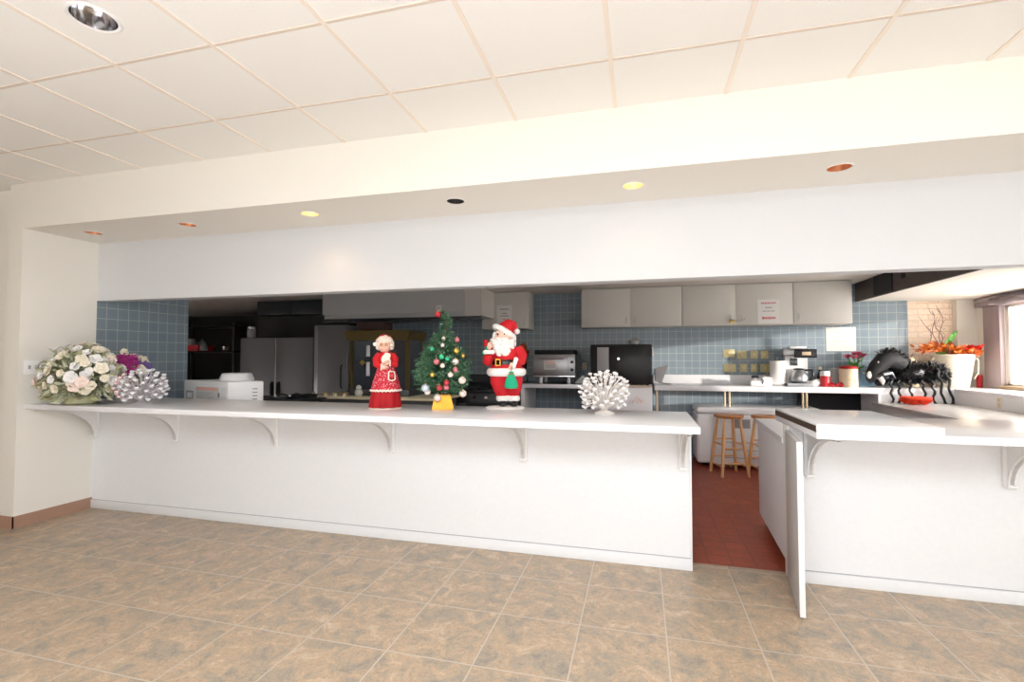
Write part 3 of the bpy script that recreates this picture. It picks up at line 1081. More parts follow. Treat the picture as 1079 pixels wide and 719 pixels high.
# pantry shelf in the dark corner
sh = thing('shelf_rack', 'dark wire shelf rack in the unlit far left corner', 'shelf', (-8.6, 8.0, 0))
for z in (.2, .75, 1.58, 2.1):
    part('shelf', M['dark'], sh, ((-.85, 0, z - .03), (.72, .46, z)))
for sx in (-.83, .70):
    for yy in (.02, .44):
        part('post', M['dsteel'], sh, ((sx - .015, yy - .015, 0), (sx + .015, yy + .015, 2.15)))
c = at(209, 366, 8.2)
rt = thing('red_tray', 'dark red tray on the shelf in the dark corner', 'tray', (c.x, 8.2, 1.58))
mb = MB()
mb.lathe([(.22, 0), (.25, .12), (.24, .12), (.21, .012), (.001, .012)], n=4, sx=1.15, sy=.8)
bmesh.ops.rotate(mb.bm, cent=(0, 0, 0), matrix=Matrix.Rotation(PI / 4, 3, 'Z'), verts=mb.bm.verts[:])
mb.build('pan', M['redplastic'], rt)
tl = part('rim', M['redplastic'], rt, ((-.24, -.2, .105), (.24, -.18, .125), .004), ((-.24, .18, .105), (.24, .2, .125), .004))
c = at(202, 358, 8.2)
t = thing('pitcher', 'pale pitcher standing at the left end of the red tray', 'pitcher', (c.x, 8.18, 1.594))
mb = MB()
mb.lathe([(.07, 0), (.085, .06), (.07, .2), (.075, .25), (.06, .25), (.06, .02), (.001, .02)], n=20)
mb.build('jug', M['gplast'], t)
mb = MB()
mb.tube([(.075, 0, .2), (.13, 0, .19), (.13, 0, .09), (.083, 0, .06)], .01, 8)
mb.build('handle', M['gplast'], t)
c = at(213, 358, 8.2)
t = thing('domed_jar', 'grey glass dome jar standing on the red tray', 'jar', (c.x, 8.2, 1.594))
mb = MB()
mb.lathe([(.1, 0), (.105, .02), (.1, .1), (.07, .18), (.02, .215), (.001, .216)], n=24)
mb.build('dome', M['grey_jar'], t)
mb = MB()
mb.ball((0, 0, .225), .02)
mb.build('knob', M['grey_jar'], t)
c = at(237, 363, 8.2)
t = thing('steel_cup', 'small bright steel cup alone on the dark shelf', 'cup', (c.x, 8.2, 1.58))
mb = MB()
mb.lathe([(.04, 0), (.055, .1), (.052, .1), (.037, .01), (.001, .01)], n=20)
mb.build('bowl', M['chrome'], t)
mb = MB()
mb.tube([(.05, 0, .085), (.085, 0, .08), (.08, 0, .03), (.044, 0, .025)], .006, 8)
mb.build('handle', M['chrome'], t)
c = at(257, 352, 7.05)
t = thing('storage_jar', 'white-lidded jar standing on top of the dark refrigerator', 'jar', (c.x + .07, 7.15, fz))
mb = MB()
mb.lathe([(.07, 0), (.075, .02), (.075, .14), (.06, .16)], n=20)
mb.build('jar', M['grey_jar'], t)
mb = MB()
mb.lathe([(.068, .158), (.068, .2), (.06, .205)], n=20)
mb.build('lid', M['wplast'], t)

# white machine with a bowl on it, on the work cabinet just behind the bar
c0, c1, c2 = at(193.5, 410, 4.35), at(240, 410, 4.12), at(278, 410, 4.36)
zt = at(240, 402.5, 4.12).z
wmx = thing('countertop_machine', 'white boxy kitchen machine with a salmon-headed panel and side vents', 'appliance', (c1.x, c1.y, .91))


def sheet_box(name, a, b, z0, z1, depth, m, parent, bev=.01):
    """a block whose front face runs from a to b in plan"""
    a, b = Vector((a.x, a.y, 0)), Vector((b.x, b.y, 0))
    d = b - a
    t = MB()
    t.T = Matrix.Translation(a - Vector((c1.x, c1.y, 0))) @ Matrix.Rotation(math.atan2(d.y, d.x), 4, 'Z')
    t.box((0, 0, z0), (d.length, depth, z1), bev)
    return t.build(name, m, parent)


hh = zt - .91
mb = MB()
P = [Vector((c0.x - c1.x, c0.y - c1.y)), Vector((0, 0)), Vector((c2.x - c1.x, c2.y - c1.y))]
P.append(P[0] + P[2])
mb.prism([tuple(p) for p in P], 2, .02, hh)
bmesh.ops.bevel(mb.bm, geom=mb.bm.edges[:], offset=.012, segments=3, affect='EDGES', profile=.5)
mb.build('housing', M['wplast'], wmx)


def on_face(name, a, b, u0, u1, v0, v1, m, parent, th=.003):
    d = (b - a)
    L_ = d.length
    t = MB()
    t.T = Matrix.Translation((a.x, a.y, 0)) @ Matrix.Rotation(math.atan2(d.y, d.x), 4, 'Z')
    t.box((u0 * L_, -th, v0), (u1 * L_, .002, v1))
    return t.build(name, m, parent)


on_face('display_panel', P[0], P[1], .07, .25, hh - .21, hh - .115, M['gplast'], wmx)
on_face('window_grey', P[0], P[1], .1, .21, hh - .19, hh - .135, M['wplast'], wmx, .004)
on_face('print_panel', P[0], P[1], .3, .82, hh - .22, hh - .065, M['paper'], wmx)
on_face('salmon_band', P[0], P[1], .32, .78, hh - .1, hh - .07, M['pinkish'], wmx, .004)
for k in range(6):
    on_face('print_line', P[0], P[1], .34, .7 - .05 * (k % 3), hh - .125 - k * .016, hh - .12 - k * .016, M['gplast'], wmx, .004)
on_face('dial_mark', P[0], P[1], .80, .83, hh - .17, hh - .12, M['ink_grey'], wmx, .004)
on_face('white_strip', P[0], P[1], .86, .97, hh - .22, hh - .06, M['white'], wmx)
for k in range(4):
    on_face('vent_slot', P[1], P[2], .68, .82, hh - .085 - k * .036, hh - .076 - k * .036, M['ink_grey'], wmx)
wmx_top = zt
mb = MB()
mb.lathe([(.165, 0), (.17, .006), (.165, .03), (.145, .075), (.13, .082), (.001, .083)], n=40)
t = mb.build('plastic_bowl', M['wplast'])
t.location = (c1.x - .16, c1.y + .28, zt)
tag(t, 'white bowl turned upside down on the white boxy machine', 'bowl')
# low white box at the foot of the tiled wall
c = at(177, 419, 4.0)
t = thing('white_carton', 'low white carton between the silvery bead spray and the boxy machine', 'box', (c.x, 3.72, ZT1))
part('carton', M['paper'], t, ((-.085, 0, 0), (.085, .1, .075), .003))
part('lid', M['wplast'], t, ((-.088, -.003, .06), (.088, .103, .079), .003))

# ------------------------------------------------------------------ oven, microwave, freezer
ox0, ox1 = xs(562, 6.9), xs(606, 6.9)
w = ox1 - ox0
ov = thing('countertop_oven', 'steel countertop oven with a paper label, on the back counter', 'oven', ((ox0 + ox1) / 2, 6.9, 1.075))
part('housing', M['steel'], ov, ((-w / 2, 0, .1), (w / 2, .5, .42), .008))
part('top_deck', M['mblack'], ov, ((-w / 2 + .01, .03, .42), (w / 2 - .03, .48, .485), .006))
dr = part('door', M['steel'], ov, ((-w / 2 + .04, -.02, .125), (w / 2 - .1, 0, .385), .006))
mb = MB()
mb.tube([(-w / 2 + .1, -.02, .36), (-w / 2 + .1, -.05, .36), (w / 2 - .16, -.05, .36), (w / 2 - .16, -.02, .36)], .008, 8)
mb.build('handle', M['chrome'], dr)
mb = MB()
mb.box((-.14, -.024, .2), (.04, -.0195, .33))
mb.build('label', M['paper'], ov)
mb = MB()
mb.box((-.12, -.0255, .295), (.02, -.0235, .315))
mb.build('print_line', M['pinkish'], ov)
for z in (.262, .235):
    part('print_line', M['ink_grey'], ov, ((-.12, -.0255, z), (.02, -.0235, z + .006)))
for z in (.2, .31):
    mb = MB()
    mb.tube([(w / 2 - .045, 0, z), (w / 2 - .045, -.03, z)], [.024, .019], 14)
    mb.build('knob', M['black'], ov)
part('base_lip', M['chrome'], ov, ((-w / 2, -.012, .095), (w / 2, .0, .115), .003))
for sx in (-1, 1):
    for yy in (.06, .44):
        mb = MB()
        mb.lathe([(.02, 0), (.026, .01), (.022, .1)], (sx * (w / 2 - .1), yy, 0), 14)
        mb.build('leg', M['wplast'], ov)
c = at(613, 398, 7.1)
t = thing('paper_wedge', 'folded white paper wedge lying between the oven and the microwave', 'paper', (c.x, 7.0, 1.075))
mb = MB()
mb.prism([(-.1, 0), (.05, 0), (.06, .11), (.02, .12)], 1, 0, .2)
mb.build('sheet', M['paper'], t)
part('tray', M['black'], t, ((-.12, -.02, -.002 + .002), (.05, .22, .004)))

mx0, mx1 = xs(624, 6.9), xs(687, 6.85)
w = mx1 - mx0
fz1 = 1.07
wf_ = thing('undercounter_freezer', 'white upright appliance under the black microwave', 'freezer', ((mx0 + mx1) / 2, 6.85, 0))
part('body', M['white'], wf_, ((-w / 2, .03, .06), (w / 2, .7, fz1), .012))
part('door', M['white'], wf_, ((-w / 2 + .005, 0, .1), (w / 2 - .005, .03, fz1 - .03), .01))
part('top_trim', M['beige'], wf_, ((-w / 2, -.005, fz1 - .025), (w / 2, .03, fz1), .003))
for sx in (-1, 1):
    mb = MB()
    mb.lathe([(.03, 0), (.03, .06)], (sx * (w / 2 - .08), .1, 0), 12)
    mb.lathe([(.03, 0), (.03, .06)], (sx * (w / 2 - .08), .6, 0), 12)
    mb.build('foot', M['black'], wf_)
mb = MB()
rr = random.Random(4)
for k in range(5):
    x = .1 + k * .035
    mb.tube([(x, -.002, .86 + rr.uniform(-.05, .03)), (x + .03, -.002, .9 + rr.uniform(-.03, .03)), (x + .05, -.002, .85 + rr.uniform(-.03, .03))], .004, 6)
mb.build('red_scrawl', M['pinkish'], wf_)
mw = thing('microwave', 'large black microwave on the white appliance under the cabinets', 'microwave', ((mx0 + mx1) / 2, 6.87, fz1))
mh = at(650, 363, 6.87).z - fz1
part('housing', M['black'], mw, ((-w / 2 - .02, .02, .015), (w / 2, .52, mh), .008))
part('door', M['black'], mw, ((-w / 2 + .24, 0, .03), (w / 2 - .02, .02, mh - .02), .006))
part('light_panel', M['gplast'], mw, ((-w / 2 + .07, .004, .2), (-w / 2 + .23, .02, mh - .04), .003), label='pale grey panel')
mb = MB()
mb.tube([(-.04, 0, mh - .2), (-.04, -.025, mh - .2)], [.02, .017], 16)
mb.build('knob', M['chrome'], mw)
part('side_trim', M['wplast'], mw, ((w / 2 - .002, .0, mh - .17), (w / 2 + .02, .06, mh - .04), .006))
for sx in (-1, 1):
    for yy in (.06, .46):
        part('foot', M['black'], mw, ((sx * (w / 2 - .06) - .02, yy - .02, 0), (sx * (w / 2 - .06) + .02, yy + .02, .015)))
t = thing('glass_dish', 'small clear dish on top of the black microwave', 'dish', (xs(668, 7.0), 7.0, fz1 + mh))
mb = MB()
mb.lathe([(.05, 0), (.07, .02), (.08, .05), (.074, .05), (.06, .018), (.001, .012)], n=24)
mb.build('bowl', M['grey_jar'], t)
mb = MB()
mb.lathe([(.078, .05), (.05, .07), (.015, .08), (.012, .1), (.001, .102)], n=24)
mb.build('lid', M['chrome'], t)
t = thing('plastic_scoop', 'translucent grey scoop leaning beside the microwave on the counter', 'scoop', (xs(697, 7.1), 7.15, 1.07))
mb = MB()
mb.prism([(-.09, .05), (.0, .02), (.1, .28), (-.1, .22)], 1, 0, .012)
mb.prism([(-.09, .05), (-.1, .22), (-.085, .22), (-.075, .05)], 1, 0, .1)
mb.build('blade', M['gplast'], t)
mb = MB()
mb.tube([(-.05, .01, .045), (.02, -.02, .015), (.12, -.04, .013)], [.012, .013, .012], 10)
mb.build('handle', M['gplast'], t)

cf = thing('chest_freezer', 'white chest freezer behind the two wooden stools', 'freezer', (.72, 6.92, 0))
part('body', M['white'], cf, ((0, 0, .05), (1.5, .6, .70), .04, 4))
part('lid', M['white'], cf, ((0, -.005, .705), (1.5, .6, .795), .03, 4))
part('front_panel', M['white'], cf, ((.2, -.025, .05), (1.46, 0, .69), .022, 4))
part('vent_grille', M['gplast'], cf, ((.45, -.03, .53), (.65, -.02, .65), .004))
mb = MB()
for k in range(8):
    mb.box((.46, -.033, .545 + k * .012), (.64, -.028, .55 + k * .012))
mb.build('vent_slats', M['ink_grey'], cf)
for k in range(3):
    part('trim_line', M['gplast'], cf, ((.3, -.028, .14 + k * .1), (.75, -.024, .15 + k * .1)))
for a, b in ((.12, .16), (1.42, .06), (.08, .52), (1.42, .52)):
    mb = MB()
    mb.lathe([(.03, 0), (.035, .05)], (a, b, 0), 12)
    mb.build('foot', M['mblack'], cf)


# ------------------------------------------------------------------ stools
def make_stool(loc, rz, label):
    t = thing('bar_stool', label, 'stool', loc, rz, 'wooden stools')
    mb = MB()
    mb.lathe([(.001, .70), (.15, .70), (.172, .712), (.177, .726), (.170, .738), (.14, .741), (.001, .734)], n=40)
    mb.build('seat', M['woodseat'], t)
    feet = []
    for sx in (-1, 1):
        for sy in (-1, 1):
            mb = MB()
            top, bot = Vector((sx * .095, sy * .095, .705)), Vector((sx * .165, sy * .165, 0))
            pts = [top.lerp(bot, k / 8) for k in range(9)]
            mb.tube(pts, [.015, .017, .019, .020, .0205, .02, .019, .018, .017], 14)
            mb.build('leg', M['wood'], t)

    def p(sx, sy, z):
        k = (.705 - z) / .705
        return Vector((sx * (.095 + .07 * k), sy * (.095 + .07 * k), z))
    for a, b, z in (((-1, -1), (1, -1), .16), ((-1, -1), (1, -1), .34), ((-1, 1), (1, 1), .2), ((-1, 1), (1, 1), .42),
                    ((-1, -1), (-1, 1), .12), ((-1, -1), (-1, 1), .38), ((1, -1), (1, 1), .12), ((1, -1), (1, 1), .38)):
        mb = MB()
        A, B = p(*a, z), p(*b, z)
        mb.tube([A, A.lerp(B, .5), B], [.009, .0115, .009], 10)
        mb.build('rung', M['wood'], t)
    return t


s1 = make_stool((1.06, 6.58, 0), .28, 'wooden stool seen whole in front of the white chest freezer')
s2 = copy_tree(s1)
s2.location = (1.49, 6.57, 0)
s2.rotation_euler = (0, 0, .2)
s2['label'] = 'wooden stool half hidden behind the grey side of the gate cabinet'

# ------------------------------------------------------------------ things on the back counter
ZBC = 1.07


def spot(px, y):
    return (xs(px, y, 400), y, ZBC)


U = .0136     # metres per photo pixel at the back counter
pw = thing('paper_towel', 'white paper towel roll standing on the back counter', 'paper towel', spot(819.5, 7.3))
mb = MB()
mb.lathe([(.02, .015), (.098, .015), (.1, .03), (.1, .325), (.096, .335), (.022, .335)], n=32)
mb.build('roll', M['cloth'], pw)
mb = MB()
mb.lathe([(.11, 0), (.11, .01), (.012, .014), (.012, .36), (.018, .37), (.001, .385)], n=24)
mb.build('holder', M['steel'], pw)
mb = MB()
mb.tube([(-.1, 0, .01), (-.13, 0, .1), (-.125, 0, .28), (-.1, 0, .3)], .007, 8)
mb.build('side_arm', M['gold'], pw)

cm = thing('coffee_maker', 'steel and black coffee maker with a glass carafe on the back counter', 'coffee maker', spot(841, 7.3), -.12)
part('base', M['steel'], cm, ((-.15, -.17, 0), (.15, .17, .045), .008))
part('tower', M['wplast'], cm, ((-.15, .02, .045), (.12, .17, .4), .008))
part('brew_head', M['steel'], cm, ((-.19, -.14, .40), (.12, .18, .5), .012))
part('control_panel', M['black'], cm, ((-.06, -.2, .375), (.19, -.1, .49), .006))
part('badge', M['beige'], cm, ((.02, -.204, .41), (.12, -.199, .455), .002))
part('window', M['tinted'], cm, ((-.09, .012, .27), (.0, .0225, .37), .004))
part('top_lid', M['wplast'], cm, ((-.1, -.08, .5), (.09, .14, .53), .008))
mb = MB()
mb.lathe([(.07, .05), (.105, .07), (.11, .12), (.085, .18), (.06, .205), (.065, .215)], (0, -.08, 0), 28, cap=False)
cv = mb.build('carafe', M['steel'], cm)
mb = MB()
mb.lathe([(.001, .055), (.066, .055), (.1, .073), (.1, .11), (.001, .112)], (0, -.08, 0), 28)
mb.build('coffee', M['coffee'], cv)
mb = MB()
mb.tube([(.06, -.08, .21), (.14, -.09, .215), (.165, -.09, .16), (.15, -.09, .09), (.108, -.085, .085)], .013, 10)
mb.build('handle', M['black'], cv)
mb = MB()
mb.lathe([(.062, .212), (.066, .23), (.02, .24), (.001, .24)], (0, -.08, 0), 24)
mb.build('lid', M['black'], cv)

tb = thing('ceramic_tub', 'small white tub of cloths with black marks, left of the paper towel', 'tub', spot(801, 7.18))
mb = MB()
mb.box((-.13, -.07, 0), (.13, .09, .075), .015)
mb.build('tub', M['wplast'], tb)
for k, (x, y, s) in enumerate(((-.06, .02, .055), (.04, -.02, .06), (.1, .03, .05))):
    mb = MB()
    mb.ball((x, y, .085), s, (1.1, .9, .7), 3, .06)
    mb.build('folded_cloth', M['cloth'], tb)
mb = MB()
mb.box((-.11, -.03, .1), (-.02, .01, .14), .012)
mb.tube([(.01, -.075, .03), (.02, -.08, .07), (.0, -.08, .1)], .008, 8)
mb.build('clip', M['mblack'], tb)
bg = thing('plastic_bag', 'crumpled white bag between the coffee maker and the red canister', 'bag', spot(858, 7.22))
bg.scale = (.72, .72, .72)
mb = MB()
mb.ball((0, 0, .06), .095, (1.05, .7, .68), 3, .09)
mb.ball((.06, .02, .075), .07, (1, .8, .9), 3, .1)
mb.build('body', M['cloth'], bg)
mb = MB()
mb.ball((-.09, 0, .07), .03, (1.3, .6, .8), 2, .15)
mb.build('knot', M['cloth'], bg)
db = thing('oil_bottle', 'small dark bottle with a tan cap behind the red canister', 'bottle', spot(864.5, 7.45))
mb = MB()
mb.lathe([(.035, 0), (.04, .01), (.04, .13), (.018, .19), (.016, .22)], n=20)
mb.build('bottle', M['dbottle'], db)
mb = MB()
mb.lathe([(.019, .215), (.02, .25), (.012, .256)], n=16)
mb.build('cap', M['tan'], db)
rc = thing('red_canister', 'red canister with a white lid on the back counter', 'canister', spot(869.5, 7.2))
mb = MB()
mb.lathe([(.055, 0), (.058, .01), (.058, .14), (.052, .148)], n=24)
mb.build('body', M['redplastic'], rc)
mb = MB()
mb.lathe([(.058, .14), (.06, .145), (.058, .195), (.045, .205)], n=24)
mb.build('lid', M['wplast'], rc)
gj = thing('grey_jar', 'grey lidded jar between the red canister and the tan canister', 'jar', spot(878.5, 7.38))
mb = MB()
mb.lathe([(.065, 0), (.07, .015), (.07, .16), (.055, .2)], n=24)
mb.build('body', M['grey_jar'], gj)
mb = MB()
mb.lathe([(.056, .198), (.05, .225), (.02, .24), (.001, .242)], n=24)
mb.build('lid', M['gplast'], gj)
rb_ = thing('red_ribbon', 'red ribbon bow lying in front of the grey jar', 'ribbon', spot(881, 7.15))
mb = MB()
for s in (-1, 1):
    mb.tube([(0, 0, .02), (s * .05, .02, .05), (s * .085, 0, .03), (s * .05, -.02, .015), (0, 0, .02)], [.008, .016, .02, .016, .008], 8)
mb.build('loops', M['redplastic'], rb_)
mb = MB()
mb.ball((0, -.005, .022), .02)
mb.build('knot', M['redplastic'], rb_)
tc_ = thing('tan_canister', 'tan ceramic canister with a dark red lid on the back counter', 'canister', spot(894, 7.2))
mb = MB()
mb.lathe([(.098, 0), (.104, .012), (.104, .23), (.094, .24)], n=32)
mb.build('body', M['tan'], tc_)
mb = MB()
mb.lathe([(.104, .235), (.108, .24), (.1, .262), (.03, .275), (.001, .276)], n=32)
mb.build('lid', M['dred'], tc_)
mb = MB()
mb.ball((-.02, -.1, .13), .045, (1, .2, 1))
mb.ball((.03, -.097, .09), .03, (1, .2, 1))
mb.build('painted_motif', M['beige'], tc_)
vs_ = thing('flower_vase', 'clear vase of pink flowers at the right end of the back counter', 'vase', spot(903, 7.35))
mb = MB()
mb.lathe([(.045, 0), (.05, .01), (.04, .1), (.055, .2), (.052, .2), (.036, .1), (.044, .02), (.001, .015)], n=24)
mb.build('vase', M['blue'], vs_)
mb = MB()
heads = []
for k in range(9):
    a = k * 2.4
    r = .03 + .1 * ((k * 37 % 10) / 10)
    h = Vector((r * math.cos(a), .6 * r * math.sin(a), .37 + .06 * ((k * 53 % 10) / 10)))
    heads.append(h)
    mb.tube([(0, 0, .03), (h.x * .4, h.y * .4, .22), h], .005, 6)
for k in range(14):
    a = rnd.uniform(0, 2 * PI)
    mb.leaf((0, 0, .19 + rnd.uniform(0, .1)), (math.cos(a), math.sin(a) * .6, .5), .12, .045)
mb.build('stems', M['stemg'], vs_)
for h in heads:
    mb = MB()
    for j in range(9):
        a = j * 2 * PI / 9
        mb.leaf(h, (math.cos(a), math.sin(a), .7), .06, .035)
    mb.ball(h, .016, sub=1)
    mb.build('blossom', M['pink'], vs_)
bb = thing('blue_tub', 'pale blue plastic tub at the tile corner behind the flower vase', 'tub', (xs(913, 7.48, 395), 7.48, ZBC))
part('tub', M['blue'], bb, ((-.1, -.08, 0), (.08, .08, .17), .012))
part('lid', M['wplast'], bb, ((-.105, -.085, .165), (.085, .085, .185), .006))
om = thing('oven_mitt', 'small brown and black mitt hanging on the tiles behind the bearded figure', 'mitt', (xs(551, 7.55, 365), 7.57, 1.36))
mb = MB()
mb.prism([(-.06, 0), (.05, 0), (.06, .13), (.1, .17), (.09, .22), (.055, .19), (.05, .29), (0, .33), (-.06, .29)], 1, 0, .03)
bmesh.ops.bevel(mb.bm, geom=mb.bm.edges[:], offset=.008, segments=2, affect='EDGES')
mb.build('mitt', M['rust'], om)
mb = MB()
mb.box((-.065, -.004, -.09), (.055, .034, .02), .006)
mb.build('cuff', M['mblack'], om)

# ------------------------------------------------------------------ things on the window ledge
pc = Vector((xs(1004, 7.42, 400), 7.42, 1.07))
pp = thing('pail_planter', 'big white pail of autumn leaves on the window ledge', 'planter', pc)
pp.scale = (.92, .92, .94)
mb = MB()
mb.lathe([(.165, 0), (.17, .01), (.235, .42), (.252, .43), (.252, .445), (.235, .446), (.225, .43), (.16, .03), (.001, .03)], n=40)
mb.build('pail', M['pot'], pp)
mb = MB()
mb.lathe([(.001, .40), (.226, .40)], n=32, cap=False)
mb.build('soil', M['twig'], pp)
mb = MB()
for s in (-1, 1):
    mb.tube([(s * .24, -.06, .4), (s * .27, -.06, .36), (s * .262, -.06, .2), (s * .215, -.06, .12)], .008, 8)
mb.build('handle', M['pot'], pp)
lf = MB()
for k in range(230):
    u = rnd.random()
    x = -.42 + .62 * u
    y = rnd.gauss(-.06, .08)
    z = .46 + .1 * math.sin(min(1, u * 1.2) * PI) * rnd.random() + (.05 * (1 - u)) - (.1 * max(0, -.25 - x)) * rnd.random()
    lf.mi = 0 if rnd.random() < .6 else 1
    lf.leaf((x, y, z), (rnd.uniform(-1, 1), rnd.uniform(-1, .4), rnd.uniform(-.5, 1)), rnd.uniform(.05, .1), rnd.uniform(.03, .06))
for k in range(40):
    a = rnd.uniform(.0, .9)
    lf.mi = 0
    lf.leaf((.05 + rnd.uniform(0, .1), -.05, .44), (math.cos(a), rnd.uniform(-.5, .2), math.sin(a) * .7), rnd.uniform(.12, .22), .05)
for k in range(25):
    lf.mi = 0 if k % 2 else 1
    lf.tube([(0, 0, .42), (rnd.uniform(-.2, 0), -.05, .5), (rnd.uniform(-.4, -.1), -.07, .48)], .004, 5)
lf.build('autumn_leaves', [M['orange'], M['rust']], pp)
mb = MB()
for (bx, tx, tz, ph) in ((-.16, -.24, 1.04, 0), (-.12, -.14, 1.07, 1), (-.18, -.33, .92, 2), (-.1, -.18, .9, 3)):
    pts = []
    for k in range(11):
        f = k / 10
        pts.append((bx + (tx - bx) * f + .03 * math.sin(f * 9 + ph), -.02, .42 + (tz - .42) * f))
    mb.tube(pts, [.008 * (1 - .6 * k / 10) for k in range(11)], 6)
    for q in (5, 7, 9):
        p0 = Vector(pts[q])
        mb.tube([p0, p0 + Vector((rnd.uniform(-.07, .07), 0, .05)), p0 + Vector((rnd.uniform(-.1, .1), 0, .11))], [.004, .003, .002], 5)
mb.build('twigs', M['twig'], pp)
mb = MB()
for k in range(26):
    f = k / 25
    p0 = Vector((-.15 + .17 * f, -.05, .42 + .32 * f))
    for s in (-1, 1):
        mb.leaf(p0, (s * .8, -.15, .7), .075 * (1 - .5 * f), .03)
mb.tube([(-.15, -.05, .4), (-.06, -.05, .59), (.02, -.05, .745)], [.007, .006, .003], 6)
mb.build('fern_frond', M['stemg'], pp)
mb = MB()
for j in range(40):
    a = rnd.uniform(0, 2 * PI)
    mb.leaf(Vector((.19, -.08, .52)) + Vector((rnd.uniform(-.06, .06), rnd.uniform(-.04, .04), rnd.uniform(-.02, .03))), (math.cos(a), math.sin(a) * .6, .35), .075, .05)
mb.tube([(.06, -.04, .42), (.13, -.07, .48), (.19, -.08, .52)], .006, 6)
mb.build('scarlet_blossom', M['redpetal'], pp)

gd = thing('gourd', 'pale dried gourd standing behind the black tinsel creature', 'gourd', (xs(960, 7.42, 380), 7.42, 1.07))
mb = MB()
mb.lathe([(.001, 0), (.07, .005), (.1, .06), (.095, .14), (.06, .22), (.06, .28), (.055, .33), (.03, .37), (.01, .385), (.001, .386)], n=28)
mb.build('body', M['tan'], gd)
mb = MB()
mb.tube([(0, 0, .38), (.01, 0, .41), (.025, 0, .425)], [.01, .008, .007], 8)
mb.build('stem', M['twig'], gd)
rcn = thing('red_candle', 'small red candle at the foot of the window frame', 'candle', (xs(1032, 7.5, 400), 7.5, 1.07))
mb = MB()
mb.lathe([(.028, 0), (.03, .008), (.03, .15), (.026, .158), (.001, .156)], n=20)
mb.build('wax', M['redplastic'], rcn)
mb = MB()
mb.tube([(0, 0, .155), (.003, 0, .175)], .002, 6)
mb.build('wick', M['mblack'], rcn)

# black tinsel creature crouching on the ledge, wavy legs over the edge
hc = Vector((xs(960, 7.22, 400), 7.22, 1.07))
K = .0137
bk = thing('tinsel_creature', 'black tinsel halloween creature with a white-fanged head and wavy legs', 'halloween decoration', hc)
mb = MB()
mb.ball((0, 0, .17), .15, (1.25, .8, .85), 3, .06)
mb.ball((.22, .02, .17), .13, (1.2, .85, .85), 3, .06)
for k in range(1500):
    u, v = rnd.uniform(0, 2 * PI), rnd.uniform(-.7, 1)
    cz = math.sqrt(max(0, 1 - v * v))
    c_, rr_ = ((0, 0, .17), (.19, .12, .13)) if rnd.random() < .55 else ((.22, .02, .17), (.16, .11, .115))
    p = Vector((c_[0] + rr_[0] * cz * math.cos(u), c_[1] + rr_[1] * cz * math.sin(u), c_[2] + rr_[2] * v))
    d = Vector((cz * math.cos(u), cz * math.sin(u), v + rnd.uniform(-.3, .5)))
    mb.leaf(p, d + Vector((rnd.uniform(-.6, .6), rnd.uniform(-.6, .6), rnd.uniform(-.6, .6))), rnd.uniform(.04, .08), .012)
mb.build('body', M['tinsel'], bk)
# head: long snout that dips to the lower left
mb = MB()
sk = [(-.12, 0, .29, .12), (-.22, -.03, .35, .125), (-.31, -.05, .34, .11), (-.39, -.06, .26, .092), (-.45, -.07, .16, .075), (-.46, -.07, .10, .055), (-.45, -.07, .07, .03)]
mb.tube([s[:3] for s in sk], [s[3] for s in sk], 16)
mb.tube([(-.3, -.05, .2), (-.34, -.06, .1), (-.4, -.07, .045)], [.08, .07, .035], 14)
for s in (-1, 1):
    mb.tube([(-.25, s * .07, .43), (-.21, s * .09, .49), (-.17, s * .08, .45)], [.03, .022, .008], 8)
hdm = mb.build('head', M['mblack'], bk)
mb = MB()
for k in range(900):
    f = rnd.random()
    p = Vector((-.38 + .3 * f, rnd.uniform(-.09, .07), .43 - .1 * abs(f - .4) + rnd.uniform(-.12, .03)))
    mb.leaf(p, (rnd.uniform(-.3, 1), rnd.uniform(-1, .4), rnd.uniform(-.5, .9)), rnd.uniform(.05, .1), .012)
mb.tube([(-.2, 0, .38), (-.18, 0, .43), (-.15, 0, .42), (-.13, 0, .36)], .006, 6)
mb.build('mane', M['tinsel'], bk)
mb = MB()
mb.ball((-.5, -.115, .16), .036, (.8, .6, 1.3))
mb.build('eye_patch', M['fur'], bk)
mb = MB()
mb.tube([(-.395, -.14, .13), (-.37, -.15, .08), (-.36, -.14, .035)], [.03, .026, .006], 10)
mb.build('fang', M['fur'], bk)
mb = MB()
mb.ball((-.40, -.125, .31), .024, (.7, .6, 1.2))
mb.build('eye', M['fur'], bk)
mb = MB()
mb.tube([(-.44, -.1, .12), (-.36, -.16, .17), (-.28, -.15, .19), (-.22, -.11, .12)], [.02, .03, .028, .01], 10)
mb.build('jaw_stripe', M['dsteel'], bk)
for k, px in enumerate((940, 948, 960, 974, 984, 994, 1003)):
    x0 = xs(px, 7.22 - .205, 415) - hc.x
    mb = MB()
    pts = []
    xs_, ys_ = x0 * .75 if k < 5 else .33 + .03 * (k - 5), -.08
    for j in range(15):
        f = j / 14
        if k < 5:
            path = [(xs_, ys_, .12), (x0, -.17, .09), (x0, -.205, .0), (x0, -.21, -.17)]
        else:
            path = [(xs_ - .1, ys_, .17), (x0 - .03, -.13, .25), (x0 - .02, -.19, .1), (x0, -.215, -.17)]
        a = f * 3
        i = min(2, int(a))
        q = Vector(path[i]).lerp(Vector(path[i + 1]), a - i)
        pts.append(q + Vector((.014 * math.sin(f * 22 + k), 0, 0)))
    mb.tube(pts, [.017 - .006 * abs(j / 14 - .3) for j in range(15)], 8)
    mb.ball(pts[-1], .018, (1.2, .8, .7), 1)
    mb.build('leg', M['tinsel'], bk)
og = thing('straw_wreath', 'flat red-orange straw bundle lying on the low counter under the creature', 'wreath', (xs(965, 6.85, 422), 6.85, .892))
mb = MB()
